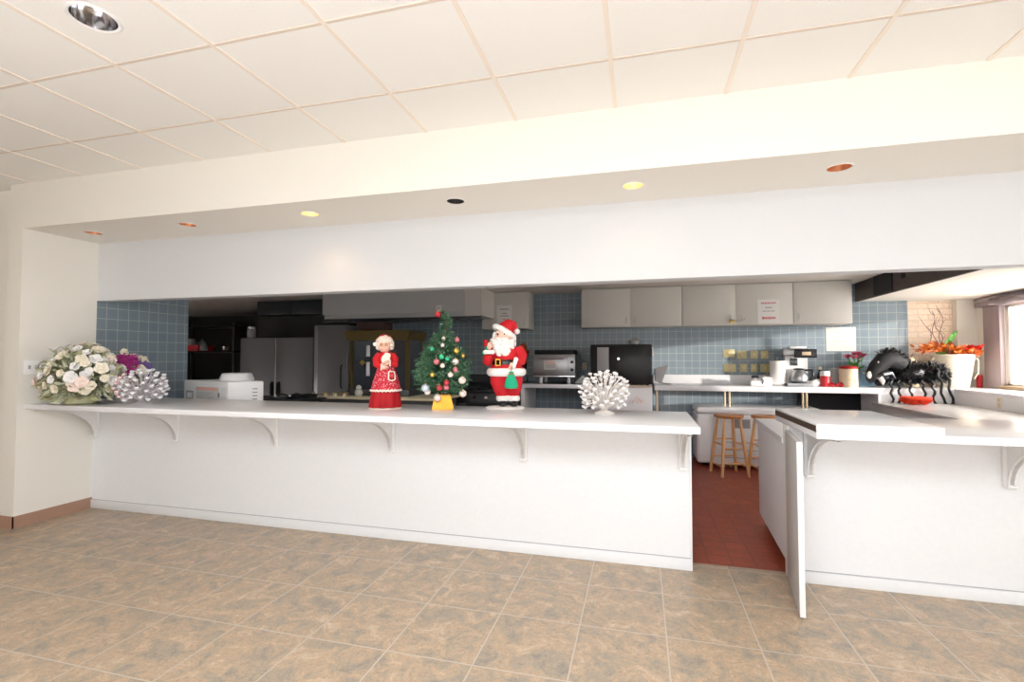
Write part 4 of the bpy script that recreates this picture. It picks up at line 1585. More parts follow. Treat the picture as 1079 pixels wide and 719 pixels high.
for k in range(46):
    a = k * 2 * PI / 46
    mb.leaf((.12 * math.cos(a), .07 * math.sin(a), .02), (math.cos(a) * .7, math.sin(a) * .7, .5), .07, .03)
for j in range(4):
    pts = [((.11 + .012 * j) * math.cos(t * PI / 12), (.06 + .012 * j) * math.sin(t * PI / 12), .02 + .018 * j + .004 * math.sin(t * 5)) for t in range(25)]
    mb.tube(pts, .017, 8)
mb.build('coil', M['redorange'], og)
mb = MB()
mb.ball((0, 0, .03), .1, (1.05, .6, .3), 2, .1)
mb.build('centre', M['redorange'], og)

# roller blind bunched over the window
rbn = thing('window_valance', 'bunched mauve-grey fabric valance over the kitchen window', 'valance', (WX - .06, 6.1, 2.09))
mb = MB()
for i in range(3):
    pts = []
    for k in range(28):
        yy = -1.55 + 2.6 * k / 27
        pts.append((-.02 - .03 * i + .012 * math.sin(k * 1.9 + i), yy, .075 - .03 * i + .016 * math.sin(k * 1.3 + i * 2)))
    mb.tube(pts, [.032 + .008 * math.sin(k * 2.3 + i) for k in range(28)], 10)
mb.build('fabric', M['blind'], rbn)
mb = MB()
mb.tube([(-.02, -1.6, .095), (-.02, 1.44, .095)], .018, 10)
mb.build('rod', M['frame'], rbn)

# ------------------------------------------------------------------ decorations on the bar
BZ = ZT1
S = .00742


def bar_spot(px, py):
    p = atz(px, py, BZ)
    return p


# --- bearded figure in red
p = bar_spot(532, 430.5)
sn = thing('christmas_figurine', 'white-bearded christmas figurine in a red suit standing on the counter', 'figurine', (p.x, p.y, BZ), YAW)
mb = MB()
mb.lathe([(.15, 0), (.158, .006), (.14, .016), (.05, .022), (.001, .024)], n=36, sy=.75)
mb.build('snow_base', M['fur'], sn)
for s in (-1, 1):
    mb = MB()
    mb.ball((.042 * s + .028, -.025, .04), .045, (.85, 1.25, .6), 3)
    mb.tube([(.042 * s + .028, 0, .03), (.042 * s + .028, 0, .075)], [.036, .034], 14)
    mb.build('boot', M['lblack'], sn)
    mb = MB()
    mb.lathe([(.036, .055), (.05, .062), (.056, .08), (.05, .1), (.036, .108)], (.04 * s + .025, 0, 0), 20)
    mb.build('fur_cuff', M['fur'], sn)
mb = MB()
for s in (-1, 1):
    mb.tube([(.04 * s + .025, 0, .095), (.048 * s + .02, 0, .15), (.055 * s + .012, 0, .21), (.04 * s + .01, 0, .29)], [.045, .062, .075, .085], 18)
mb.build('trousers', M['red'], sn)
mb = MB()
prof = [(.13, .265), (.145, .29), (.135, .32), (.108, .355), (.098, .385), (.102, .42), (.098, .46), (.07, .5), (.045, .515)]
mb.lathe(prof, (.012, 0, 0), 32, sx=1.0, sy=.82)
mb.build('coat', M['red'], sn)
mb = MB()
prof = []
for k in range(13):
    a = k / 12 * 2 * PI
    prof.append((.128 + .03 * math.cos(a), .288 + .033 * math.sin(a)))
mb.lathe(prof, (.012, 0, 0), 36, sy=.84, cap=False)
mb.build('fur_hem', M['fur'], sn)
mb = MB()
mb.lathe([(.112, .345), (.114, .35), (.108, .383), (.105, .386)], (.012, 0, 0), 32, sy=.84, cap=False)
mb.build('belt', M['lblack'], sn)
mb = MB()
for a, b in (((-.075, -.112, .335), (-.03, -.09, .347)), ((-.075, -.112, .382), (-.03, -.09, .394)), ((-.075, -.112, .335), (-.064, -.09, .394)), ((-.041, -.112, .335), (-.03, -.09, .394))):
    mb.box(a, b, .003)
mb.build('buckle', M['goldpot'], sn)
mb = MB()
mb.ball((-.01, -.005, .572), .07, (1, .95, 1.08), 3)
mb.ball((-.035, -.072, .565), .017, (1, 1, .9), 2)
for s in (-1, 1):
    mb.ball((-.03 + s * .032, -.058, .55), .022, (1, .6, .9), 2)
    mb.ball((-.01 + s * .07, .01, .565), .017, (.6, .9, 1.2), 2)
mb.build('head', M['skin'], sn)
for s in (-1, 1):
    mb = MB()
    mb.ball((-.03 + s * .026, -.067, .585), .008, (1, .6, 1), 1)
    mb.build('eye', M['lblack'], sn)
    mb = MB()
    mb.ball((-.028 + s * .026, -.068, .603), .011, (1.4, .6, .5), 2)
    mb.build('eyebrow', M['fur'], sn)
mb = MB()
for k in range(70):
    f = rnd.random()
    a = rnd.uniform(-1, 1)
    w_ = .09 * (1 - .45 * f)
    mb.ball((-.012 + a * w_, -.062 - .03 * math.sqrt(max(0, 1 - a * a)) * (1 - .3 * f) + .02 * abs(a), .54 - .115 * f), rnd.uniform(.016, .025), sub=2, jit=.08)
for k in range(26):
    f = rnd.random()
    s = 1 if k % 2 else -1
    mb.ball((-.005 + s * .074, -.015 + .05 * rnd.random(), .6 - .11 * f), rnd.uniform(.016, .024), sub=2, jit=.08)
for s in (-1, 1):
    mb.ball((-.03 + s * .022, -.085, .55), .018, (1.3, .6, .6), 2)
mb.build('beard', M['fur'], sn)
mb = MB()
mb.tube([(.0, .005, .605), (.022, .012, .64), (.042, .02, .662), (.066, .028, .66), (.086, .034, .635)], [.08, .07, .054, .038, .022], 18)
mb.build('hat', M['red'], sn)
mb = MB()
for k in range(26):
    a = k / 26 * 2 * PI
    mb.ball((-.005 + .074 * math.cos(a), .002 + .074 * math.sin(a), .606 - .042 * math.cos(a) - .012 * math.sin(a)), .022, sub=2, jit=.08)
mb.build('hat_brim', M['fur'], sn)
mb = MB()
mb.ball((.096, .036, .612), .024, sub=3, jit=.08)
mb.build('pompom', M['fur'], sn)


def mitten(name, parent, c, dirs, m):
    """palm, thumb and four curled fingers"""
    c = Vector(c)
    mb = MB()
    mb.ball(c, .02, (.9, .7, 1.05), 2)
    f, u = Vector(dirs[0]).normalized(), Vector(dirs[1]).normalized()
    s = f.cross(u).normalized()
    for k in range(4):
        b = c + s * (k - 1.5) * .0085 + f * .014
        l = (.018, .022, .021, .016)[k]
        mb.tube([b, b + f * l * .6 + u * .004, b + f * l + u * .012], [.0055, .005, .0042], 8)
    b = c + s * .017
    mb.tube([b, b + s * .01 + f * .01 + u * .006, b + s * .008 + f * .02 + u * .014], [.006, .0055, .0045], 8)
    return mb.build(name, m, parent)


# raised arm on the left of the picture
mb = MB()
mb.tube([(-.07, -.01, .475), (-.115, -.03, .42), (-.135, -.06, .375), (-.13, -.085, .4), (-.125, -.1, .43)], [.042, .042, .04, .036, .032], 16)
mb.build('sleeve', M['red'], sn)
mb = MB()
for k in range(12):
    a = k / 12 * 2 * PI
    mb.ball((-.122 + .03 * math.cos(a), -.104 + .03 * math.sin(a), .445), .018, sub=2, jit=.08)
mb.build('sleeve_cuff', M['fur'], sn)
mitten('hand', sn, (-.12, -.11, .485), ((.1, .1, 1), (.5, -.6, 0)), M['skin'])
mb = MB()
mb.tube([(.1, -.005, .475), (.135, -.02, .42), (.125, -.06, .375), (.09, -.095, .36)], [.042, .044, .04, .034], 16)
mb.build('sleeve', M['red'], sn)
mb = MB()
for k in range(12):
    a = k / 12 * 2 * PI
    mb.ball((.078 + .01 * math.sin(a), -.104 + .026 * math.cos(a), .36 + .03 * math.sin(a)), .018, sub=2, jit=.08)
mb.build('sleeve_cuff', M['fur'], sn)
mitten('hand', sn, (.053, -.122, .345), ((-.3, -.2, -1), (-.6, .6, 0)), M['skin'])
# what the figure holds
M4 = Matrix.Translation((p.x, p.y, BZ)) @ Matrix.Rotation(YAW, 4, 'Z')
q = M4 @ Vector((-.145, -.1, .44))
cn = thing('toy_bell', 'tiny red and green toy held up in the bearded figurine\'s raised hand', 'toy', q, YAW)
mb = MB()
mb.lathe([(.001, .045), (.018, .05), (.02, .07), (.014, .1), (.001, .105)], n=16)
mb.build('bell', M['dred'], cn)
mb = MB()
mb.tube([(0, 0, -.02), (0, 0, .05)], .007, 8)
mb.ball((-.012, 0, .0), .02, (1, .7, 1))
mb.build('handle', M['green'], cn)
q = M4 @ Vector((.05, -.155, .165))
sk_ = thing('gift_sack', 'little green sack hanging from the bearded figurine\'s hand', 'sack', q, YAW)
mb = MB()
mb.lathe([(.001, .0), (.045, .004), (.052, .02), (.046, .06), (.026, .1), (.014, .115), (.02, .13), (.001, .128)], n=24, sy=.6)
mb.build('bag', M['green'], sk_)
mb = MB()
mb.lathe([(.016, .108), (.019, .113), (.016, .118)], n=16, sy=.7, cap=False)
mb.tube([(0, 0, .12), (.002, .01, .15), (.003, .03, .18)], .003, 6)
mb.build('cord', M['goldpot'], sk_)

# --- woman figure in a red dress
p = bar_spot(406, 430.5)
RZ = math.atan((406 - 539.5) / F_PX) * -1 + YAW
fw_ = thing('christmas_figurine', 'white-haired christmas figurine in a red dress and dotted apron', 'figurine', (p.x, p.y, BZ), RZ)
mb = MB()
mb.lathe([(.125, 0), (.13, .006), (.11, .014), (.001, .016)], n=32, sy=.85)
mb.build('base', M['lace'], fw_)
mb = MB()
n = 60
prof = [(.124, .012), (.122, .04), (.112, .1), (.1, .16), (.086, .22), (.07, .28), (.055, .325)]
rings = []
for r, z in prof:
    ring = []
    for i in range(n):
        a = 2 * PI * i / n
        rr_ = r * (1 + .05 * math.sin(a * 10) * (1 - z / .34))
        ring.append(mb.bm.verts.new((rr_ * math.cos(a), rr_ * .85 * math.sin(a), z)))
    rings.append(ring)
for a_, b_2 in zip(rings, rings[1:]):
    for i in range(n):
        mb.bm.faces.new([a_[i], a_[(i + 1) % n], b_2[(i + 1) % n], b_2[i]])
mb.build('skirt', M['dred'], fw_)
# apron wraps the front half
mb = MB()
rows = []
for r, z in ((.116, .145), (.104, .2), (.09, .25), (.074, .3), (.06, .335)):
    row = []
    for k in range(25):
        a = -PI / 2 + (k / 24 - .5) * 2.9
        row.append((r * math.cos(a) * 1.02 + .004, r * .88 * math.sin(a) - .004, z))
    rows.append(row)
for a_, b_2 in zip(rows, rows[1:]):
    for k in range(24):
        mb.face([a_[k], a_[k + 1], b_2[k + 1], b_2[k]])
bmesh.ops.remove_doubles(mb.bm, verts=mb.bm.verts[:], dist=1e-5)
mb.build('apron', M['apron'], fw_)
mb = MB()
mb.tube([(x_, y_, z_ + .004 * math.sin(k * 3)) for k, (x_, y_, z_) in enumerate(rows[0])], .009, 8)
mb.build('apron_trim', M['lace'], fw_)
mb = MB()
pts = [(.0 + .028 * 1, -.096, .295), (.066, -.084, .292), (.072, -.094, .235), (.05, -.106, .222), (.022, -.108, .232), (.0 + .024, -.097, .295)]
mb.tube(pts, .006, 8)
mb.build('pocket_trim', M['lace'], fw_)
mb = MB()
mb.ball((.047, -.098, .262), .02, (1, .4, 1))
mb.build('pocket_heart', M['redplastic'], fw_)
mb = MB()
mb.lathe([(.052, .32), (.058, .35), (.064, .39), (.058, .425), (.038, .445), (.026, .455)], n=28, sy=.8)
mb.build('bodice', M['red'], fw_)
for s in (-1, 1):
    mb = MB()
    mb.tube([(s * .048, 0, .428), (s * .072, -.015, .39), (s * .07, -.05, .35), (s * .028, -.075, .345 + .015 * s)], [.026, .03, .028, .022], 14)
    mb.build('sleeve', M['red'], fw_)
    mb = MB()
    for k in range(9):
        a = k / 9 * 2 * PI
        mb.ball((s * .032, -.074 + .02 * math.cos(a), .345 + .015 * s + .02 * math.sin(a)), .009, sub=1)
    mb.build('sleeve_cuff', M['lace'], fw_)
mitten('hand', fw_, (-.012, -.085, .33), ((1, -.1, .1), (0, -.3, -1)), M['skin'])
mitten('hand', fw_, (.008, -.09, .362), ((-1, -.1, .1), (0, -.3, -1)), M['skin'])
mb = MB()
mb.prism([(-.03, .36), (.025, .375), (.04, .43), (.0, .445), (-.035, .4)], 1, -.085, -.07)
bmesh.ops.bevel(mb.bm, geom=mb.bm.edges[:], offset=.006, segments=2, affect='EDGES')
mb.build('collar_cloth', M['lace'], fw_)
mb = MB()
mb.tube([(0, 0, .44), (-.005, -.005, .465)], [.022, .024], 12)
mb.ball((-.01, -.012, .495), .05, (1, .95, 1.08), 3)
mb.ball((-.018, -.06, .49), .009, sub=2)
for s in (-1, 1):
    mb.ball((-.014 + s * .024, -.05, .478), .014, (1, .6, .9), 2)
mb.ball((-.016, -.056, .468), .008, (1.4, .5, .5), 2)
mb.build('head', M['skin'], fw_)
for s in (-1, 1):
    mb = MB()
    mb.ball((-.016 + s * .018, -.056, .504), .005, sub=1)
    mb.build('eye', M['lblack'], fw_)
mb = MB()
for s in (-1, 1):
    mb.tube([(-.016 + s * .018 + .012 * math.cos(a * PI / 6), -.062, .502 + .011 * math.sin(a * PI / 6)) for a in range(13)], .0018, 6)
mb.build('spectacles', M['goldpot'], fw_)
mb = MB()
for k in range(130):
    u = rnd.uniform(0, 2 * PI)
    v = rnd.uniform(-.45, 1)
    c_ = math.sqrt(max(0, 1 - v * v))
    d = Vector((c_ * math.cos(u), c_ * math.sin(u), v))
    if d.y < -.45 and d.z < .45:
        continue
    mb.ball(Vector((-.008, -.004, .505)) + Vector((d.x * .058, d.y * .054, d.z * .058)), rnd.uniform(.014, .02), sub=2, jit=.1)
mb.build('hair', M['hair'], fw_)
mb = MB()
mb.lathe([(.066, .0), (.072, .006), (.066, .014), (.058, .03), (.035, .05), (.001, .056)], n=28)
bmesh.ops.rotate(mb.bm, cent=(0, 0, 0), matrix=Matrix.Rotation(-.45, 3, 'X') @ Matrix.Rotation(-.3, 3, 'Y'), verts=mb.bm.verts[:])
bmesh.ops.translate(mb.bm, vec=(-.012, .03, .53), verts=mb.bm.verts[:])
mb.build('bonnet', M['dred'], fw_)
mb = MB()
mb.ball((-.082, -.01, .508), .017, sub=2, jit=.08)
mb.build('pompom', M['fur'], fw_)

# --- tabletop tree
p = bar_spot(466.5, 431)
RZ = YAW - math.atan((466 - 539.5) / F_PX)
tr = thing('tabletop_tree', 'small decorated christmas tree in a gold pot on the counter', 'christmas tree', (p.x, p.y, BZ), RZ)
mb = MB()
A = [(-.085, -.075, 0), (.085, -.075, 0), (.085, .075, 0), (-.085, .075, 0)]
B = [(-.06, -.055, .115), (.06, -.055, .115), (.06, .055, .115), (-.06, .055, .115)]
va = [mb.bm.verts.new(v) for v in A]
vb = [mb.bm.verts.new(v) for v in B]
mb.bm.faces.new(va[::-1])
mb.bm.faces.new(vb)
for i in range(4):
    mb.bm.faces.new([va[i], va[(i + 1) % 4], vb[(i + 1) % 4], vb[i]])
bmesh.ops.bevel(mb.bm, geom=mb.bm.edges[:], offset=.006, segments=2, affect='EDGES')
mb.build('pot', M['goldpot'], tr)


def axis_x(z):
    if z < .55:
        return .0
    f = (z - .55) / .21
    return .03 * math.sin(f * PI * .62) - .05 * max(0, f - .7) * 2.2


mb = MB()
mb.tube([(axis_x(z), 0, z) for z in (.1, .2, .3, .4, .5, .58, .64, .7, .74, .76)], [.016, .015, .014, .012, .011, .01, .009, .008, .007, .005], 8)
mb.build('trunk', M['twig'], tr)
rad = [(.14, .15), (.19, .205), (.26, .225), (.34, .2), (.42, .165), (.5, .115), (.57, .068), (.63, .045), (.7, .036), (.755, .02)]


def tr_r(z):
    for (z0, r0), (z1, r1) in zip(rad, rad[1:]):
        if z <= z1:
            return r0 + (r1 - r0) * max(0, (z - z0) / (z1 - z0))
    return .015


mb = MB()
nb = 0
z = .15
while z < .765:
    R_ = tr_r(z)
    m_n = max(4, int(20 * R_ / .2))
    for k in range(m_n):
        a = rnd.uniform(0, 2 * PI)
        l = R_ * rnd.uniform(.78, 1.06)
        d = Vector((math.cos(a), math.sin(a), rnd.uniform(-.18, .35)))
        o = Vector((axis_x(z), 0, z))
        tip = o + d * l
        mb.mi = 0
        mb.tube([o, o + d * l * .5, tip], [.004, .003, .002], 4, cap=False)
        steps = max(4, int(l / .014))
        for j in range(1, steps + 1):
            f = .25 + .75 * j / steps
            q = o + d * l * f
            for e in range(3):
                nd = d * .6 + Vector((rnd.uniform(-1, 1), rnd.uniform(-1, 1), rnd.uniform(-.9, 1)))
                u_ = rnd.random()
                mb.mi = 0 if u_ < .6 else 1 if u_ < .9 else 2
                mb.leaf(q, nd, rnd.uniform(.022, .036), .0055, .1)
    z += .0145
mb.build('foliage', [M['needle'], M['needle2'], M['needle3']], tr, recalc=False)
# baubles: each its own thing
orn = {
    'red': mat('red_bauble', (190, 50, 60), .2), 'pink': mat('pink_bauble', (206, 116, 124), .25), 'white': mat('white_bauble', (244, 226, 214), .3),
    'green': mat('bright_green_bauble', (60, 190, 140), .2), 'gold': mat('gold_bauble', (230, 190, 90), .25, .6), 'silver': mat('pale_blue_bauble', (214, 226, 240), .2, .3)}
OB = [(461, 331, 'red', 9, 'red bauble at the bent tip of the tabletop tree'),
      (481, 358, 'pink', 8, 'pink bauble high on the right side of the tree'),
      (467, 357, 'white', 6, 'white bauble high in the middle of the tree'),
      (466, 364, 'white', 6, 'white bauble below the high middle one on the tree'),
      (455, 368, 'green', 7, 'bright green bauble on the left shoulder of the tree'),
      (465, 376, 'green', 8, 'bright green bauble in the very middle of the tree'),
      (471, 378, 'green', 7, 'bright green bauble just right of the middle of the tree'),
      (480, 370, 'gold', 9, 'gold bauble on the upper right of the tree'),
      (487, 375, 'gold', 7, 'gold bauble at the right edge of the tree'),
      (460, 381, 'pink', 9, 'pink bauble left of the middle of the tree'),
      (466, 385, 'white', 7, 'white bauble just under the bright green middle ones'),
      (479, 381, 'white', 10, 'large white bauble right of the middle of the tree'),
      (479, 389, 'pink', 8, 'pink bauble under the large white one on the right'),
      (474, 394, 'white', 8, 'white bauble low centre right on the tree'),
      (456, 394, 'gold', 7, 'gold bauble on the left side of the tree'),
      (486, 400, 'white', 11, 'large white bauble low on the right of the tree'),
      (470, 402, 'red', 8, 'red bauble low in the middle of the tree'),
      (463, 407, 'red', 9, 'red bauble low left, just above the gold pot'),
      (470, 407, 'pink', 8, 'pink bauble just above the gold pot'),
      (449, 408, 'silver', 12, 'large pale blue bauble hanging at the lower left of the tree'),
      (451, 412, 'white', 9, 'white bauble under the pale blue one at lower left'),
      (461, 418, 'white', 11, 'white bauble hanging in front of the gold pot'),
      (487, 414, 'white', 11, 'white bauble hanging lowest on the right of the tree')]
T4 = Matrix.Translation((p.x, p.y, BZ)) @ Matrix.Rotation(RZ, 4, 'Z')
for px, py, ck, dpx, lb in OB:
    lx = (px - 466.5) * S
    lz = (431 - py) * S
    r = dpx * S / 2 * .7
    R_ = tr_r(max(.15, lz))
    ly = -math.sqrt(max(.0004, (R_ * .97) ** 2 - min(abs(lx - axis_x(lz)), R_ * .9) ** 2)) if lz > .14 else -.105
    q = T4 @ Vector((lx, ly, lz))
    t = thing('bauble', lb, 'bauble', q, RZ, 'baubles on the tabletop tree')
    mb = MB()
    mb.ball((0, 0, 0), r, sub=3)
    mb.build('ball', orn[ck], t)
    mb = MB()
    mb.lathe([(r * .25, r * .93), (r * .25, r * 1.15), (.001, r * 1.16)], n=10)
    mb.tube([(0, 0, r * 1.1), (0, .01, r * 1.5), (0, .03, r * 1.6)], .0012, 5)
    mb.build('hook', M['gold'], t)


# --- bead sprays
def spray(label, loc, rx, rz_, nb, seed, bead, wire, beadr, pale=None, squash=1.):
    rr = random.Random(seed)
    t = thing('bead_spray', label, 'decoration', loc, YAW)
    mb = MB()
    mb.lathe([(.07, 0), (.075, .006), (.05, .014), (.02, .03), (.001, .032)], n=24)
    tips = []
    g = PI * (3 - math.sqrt(5))
    for k in range(nb):
        v = 1 - (k + .5) / nb * 1.7
        c_ = math.sqrt(max(0, 1 - v * v))
        a = k * g
        f = rr.uniform(.8, 1.0)
        tip = Vector((c_ * math.cos(a) * rx * f, c_ * math.sin(a) * rx * f * .8, rz_ * .46 + v * rz_ * .52 * f))
        tip.z = max(.03, tip.z)
        tips.append(tip)
        mid = Vector((tip.x * .45, tip.y * .45, .03 + (tip.z - .03) * .55 + .02))
        mb.tube([(0, 0, .02), mid, tip], [.004, .003, .0025], 5)
        for s in (-1, 1):
            b = mid.lerp(tip, .4)
            e = b + (tip - mid) * .4 + Vector((rr.uniform(-.02, .02), rr.uniform(-.02, .02), rr.uniform(-.01, .02)))
            mb.tube([b, e], [.0025, .002], 5)
            mb.ball(e, beadr * .5, sub=1)
    mb.build('wire_branches', wire, t)
    for k, tip in enumerate(tips):
        mb = MB()
        mb.ball((0, 0, 0), beadr, (1, 1, .85), 2)
        for j in range(5):
            a = j * 2 * PI / 5 + k
            mb.ball((beadr * .75 * math.cos(a), beadr * .75 * math.sin(a), beadr * .3), beadr * .45, sub=1)
        m = bead if not pale or tip.x > -rx * .45 else pale
        o = mb.build('bead', m, t)
        o.location = tip
    return t


p = bar_spot(637, 436)
spray('white bead spray near the right end of the long counter', (p.x, p.y, BZ), .19, .325, 90, 5, M['crystal'], M['wirew'], .0135)
p = bar_spot(152, 426)
spray('silvery bead spray beside the dried flowers at the left end', (p.x, p.y - .02, BZ), .215, .32, 76, 9, M['crystalg'], M['wireg'], .017, M['crystalp'])


# --- flowers at the left end
def blossom(mb, c, d, r, n=6, layers=3):
    """rounded cupped petals in rings round a small centre"""
    c, d = Vector(c), Vector(d).normalized()
    a = d.orthogonal().normalized()
    b = d.cross(a)
    for L_ in range(layers):
        rr_ = r * (1 - .27 * L_)
        for k in range(n):
            t = 2 * PI * (k + .5 * L_ + rnd.uniform(-.12, .12)) / n
            o = a * math.cos(t) + b * math.sin(t)
            s_ = o.cross(d)
            lift = .15 + .3 * L_ + rnd.uniform(-.12, .12)
            root = mb.bm.verts.new(c)
            rim = []
            for q in range(7):
                g = (q / 6 - .5) * 2
                rad_ = rr_ * (1 - .28 * g * g)
                rim.append(mb.bm.verts.new(c + o * rad_ + s_ * g * rr_ * .52 + d * (lift * rr_ * (1 - .5 * abs(g)))))
            for p0, p1 in zip(rim, rim[1:]):
                mb.bm.faces.new([root, p0, p1])
    mb.ball(c + d * r * .22, r * .2, sub=1)


p = atz(83, 427, BZ)
p = Vector((-4.70, 3.14, BZ))
fa = thing('flower_arrangement', 'large dried cream and sage flower arrangement at the counter\'s left end', 'flower arrangement', p, YAW * .5)
mb = MB()
mb.lathe([(.08, 0), (.1, .01), (.115, .07), (.105, .13), (.1, .14), (.001, .13)], n=28, sx=1.1)
mb.build('basket', M['wicker'], fa)
mb = MB()
fc = Vector((0, 0, .23))


def dome(rx, ry, rz__, v):
    u = rnd.uniform(0, 2 * PI)
    c_ = math.sqrt(max(0, 1 - v * v))
    d = Vector((c_ * math.cos(u), c_ * math.sin(u), v))
    return Vector((d.x * rx, d.y * ry, d.z * rz__)), d


for k in range(900):
    o, d = dome(.29, .22, .25, rnd.uniform(-.8, 1))
    q = fc + o * rnd.uniform(.55, 1.0)
    q.z = max(.02, q.z)
    mb.mi = 0 if rnd.random() < .6 else 1
    dd = d + Vector((rnd.uniform(-.7, .7), rnd.uniform(-.7, .7), rnd.uniform(-.5, .7)))
    if q.z + dd.normalized().z * .09 < .012:
        dd.z = abs(dd.z)
    mb.leaf(q, dd, rnd.uniform(.05, .095), rnd.uniform(.025, .045))
for k in range(60):
    mb.mi = 1
    a = PI + rnd.uniform(-.5, .5)
    mb.leaf((-.2, -.03, .05 + rnd.uniform(-.02, .06)), (math.cos(a), math.sin(a), rnd.uniform(-.05, .25)), rnd.uniform(.08, .16), .03)
for k in range(170):
    mb.mi = 0 if k % 3 else 1
    a = rnd.uniform(PI * .95, PI * 2.05)
    mb.leaf((.1 * math.cos(a), .09 * math.sin(a) - .01, rnd.uniform(.08, .17)), (math.cos(a), math.sin(a), rnd.uniform(-.9, .15)), rnd.uniform(.06, .1), rnd.uniform(.03, .05))
for k in range(30):
    o, d = dome(.3, .2, .24, rnd.uniform(-.3, 1))
    mb.mi = 1
    mb.tube([(0, 0, .14), fc + o * .5, fc + o * .95], .004, 5, cap=False)
mb.build('foliage', [M['leafgreen'], M['leafolive']], fa)
for k in range(96):
    v = min(1, 1 - (k + .5) / 96 * 1.4 + rnd.uniform(-.03, .03))
    c_ = math.sqrt(max(0, 1 - v * v))
    a = k * 2.39996 + rnd.uniform(-.25, .25)
    d = Vector((c_ * math.cos(a), c_ * math.sin(a), v))
    q = fc + Vector((d.x * .28, d.y * .22, d.z * .25)) * rnd.uniform(.86, 1.08)
    if q.z < .08:
        continue
    mb = MB()
    blossom(mb, (0, 0, 0), d + Vector((0, -.3, .1)), rnd.uniform(.032, .056), 5)
    o = mb.build('blossom', M[rnd.choice(['cream_petal', 'cream_petal', 'cream_petal', 'blush_petal', 'white_petal', 'white_petal', 'white_petal'])], fa)
    o.location = q + d * .025

p = Vector((-4.86, 3.63, BZ))
orc = thing('flower_arrangement', 'magenta and white flower bunch behind the silvery bead spray', 'flower arrangement', p, YAW)
mb = MB()
mb.lathe([(.06, 0), (.07, .01), (.085, .12), (.08, .13), (.001, .125)], n=24)
mb.build('pot', M['wplast'], orc)
mb = MB()
for k in range(120):
    o, d = dome(.2, .13, .14, rnd.uniform(-.6, 1))
    q = Vector((0, 0, .24)) + o * rnd.uniform(.4, .95)
    mb.leaf(q, d + Vector((rnd.uniform(-.5, .5), rnd.uniform(-.5, .5), rnd.uniform(-.5, .5))), rnd.uniform(.05, .1), .03)
for k in range(14):
    o, d = dome(.15, .1, .2, rnd.uniform(.1, 1))
    mb.tube([(0, 0, .12), Vector((0, 0, .24)) + o * .5, Vector((0, 0, .24)) + o], .004, 5)
mb.tube([(.02, 0, .2), (.0, 0, .38), (.03, -.02, .46)], .004, 5)
mb.build('foliage', M['leafolive'], orc)
for k in range(34):
    v = 1 - (k + .5) / 34 * 1.3
    c_ = math.sqrt(max(0, 1 - v * v))
    a = k * 2.39996
    d = Vector((c_ * math.cos(a), c_ * math.sin(a), v))
    q = Vector((.01, 0, .285)) + Vector((d.x * .19, d.y * .12, d.z * .13))
    mb = MB()
    blossom(mb, (0, 0, 0), d + Vector((0, -.5, .1)), rnd.uniform(.05, .068), 5)
    key = 'magenta' if (q.x < .155 and k % 8) else ('violet' if q.x > .155 and k % 2 else 'cream_petal')
    o = mb.build('blossom', M[key], orc)
    o.location = q
for q in ((.0, -.02, .46), (.03, -.03, .43), (.01, -.03, .415), (.1, -.02, .41), (.15, -.02, .395), (.2, -.02, .385)):
    mb = MB()
    blossom(mb, (0, 0, 0), (rnd.uniform(-.4, .4), -.8, .4), .034, 6)
    o = mb.build('blossom', M['cream_petal'], orc)
    o.location = q

# ------------------------------------------------------------------ light
sc = bpy.context.scene


def area(name, loc, target, sx, sy, power, col, spread=180):
    l = bpy.data.lights.new(name, 'AREA')
    l.shape = 'RECTANGLE'
    l.size, l.size_y = sx, sy
    l.energy = power
    l.color = col
    l.spread = math.radians(spread)
    o = bpy.data.objects.new(name, l)
    COL.objects.link(o)
    o.location = loc
    o.rotation_euler = (Vector(target) - Vector(loc)).to_track_quat('-Z', 'Y').to_euler()
    return o


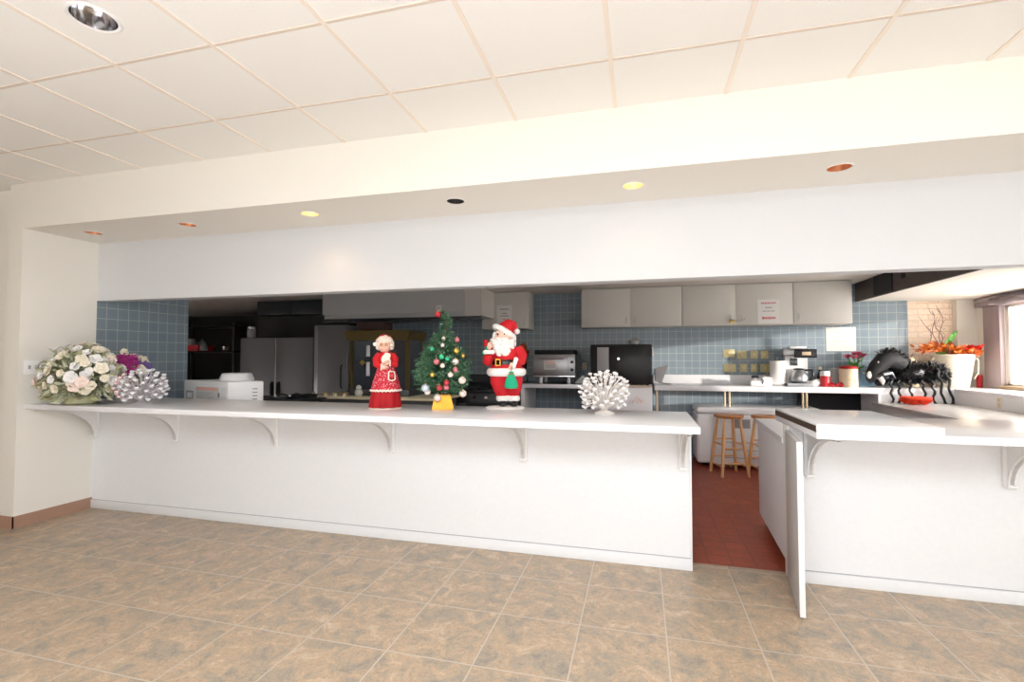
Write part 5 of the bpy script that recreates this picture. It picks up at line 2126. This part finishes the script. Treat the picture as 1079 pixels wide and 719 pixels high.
# the dining side: daylight from the right, added upward fill, ceiling bounce behind viewer
area('window_light_right', (XR - .1, -1.4, 1.5), (XR - 2.3, -.2, 1.6), 3.0, 2.0, 105, (.915, .97, 1.065))
area('upward_fill', (-.3, -2.0, .05), (-.3, -1.9, 3), 4.0, 2.6, 250, (.915, .97, 1.05))  # added lamp, stands in for light bounced up off the floor
area('ceiling_bounce', (-.1, -1.1, ZC - .03), (-.1, -1.1, 0), 3.0, 2.2, 205, (.915, .97, 1.065))  # stands in for flash bounced off the ceiling, no fitting there
# lit recessed lamps
for k in (2, 4):
    l = bpy.data.lights.new('soffit_lamp', 'SPOT')
    l.energy = 5.5 if k == 2 else 2.
    l.color = (1, .68, .36)
    l.spot_size = math.radians(125)
    l.spot_blend = .6
    l.shadow_soft_size = .03
    o = bpy.data.objects.new('soffit_lamp', l)
    COL.objects.link(o)
    o.location = (cans[k][0], cans[k][1], ZS + .03)
# sun through the kitchen window
s = bpy.data.lights.new('sun', 'SUN')
s.energy = 4.4
s.angle = math.radians(1.2)
s.color = (1, .93, .84)
so_ = bpy.data.objects.new('sun', s)
COL.objects.link(so_)
so_.rotation_euler = Vector((-1, .66, -.115)).to_track_quat('-Z', 'Y').to_euler()
# portal in the window opening
l = bpy.data.lights.new('window_portal', 'AREA')
l.shape = 'RECTANGLE'
l.size, l.size_y = WZ1 - WZ0, W1 - W0
l.cycles.is_portal = True
o = bpy.data.objects.new('window_portal', l)
COL.objects.link(o)
o.location = (WX + .1, (W0 + W1) / 2, (WZ0 + WZ1) / 2)
o.rotation_euler = Vector((-1, 0, 0)).to_track_quat('-Z', 'Y').to_euler()

w = bpy.data.worlds.new('daylight')
sc.world = w
w.use_nodes = True
bgn = w.node_tree.nodes['Background']
bgn.inputs['Color'].default_value = (1, .97, .94, 1)
bgn.inputs['Strength'].default_value = 12.0

# ------------------------------------------------------------------ camera and view
cam = bpy.data.cameras.new('camera')
co = bpy.data.objects.new('camera', cam)
COL.objects.link(co)
cam.sensor_width = 36
cam.lens = F_PX * 36 / 1079
cam.clip_start = .05
co.location = (0, 0, CAM_H)
co.rotation_euler = (PI / 2 + PITCH, 0, YAW)
sc.camera = co
sc.view_settings.view_transform = 'Standard'
sc.view_settings.look = 'None'
sc.view_settings.gamma = 1
sc.view_settings.use_curve_mapping = False
sc.view_settings.exposure = 0.0
sc.cycles.use_denoising = True
sc.cycles.max_bounces = 8
sc.cycles.diffuse_bounces = 5
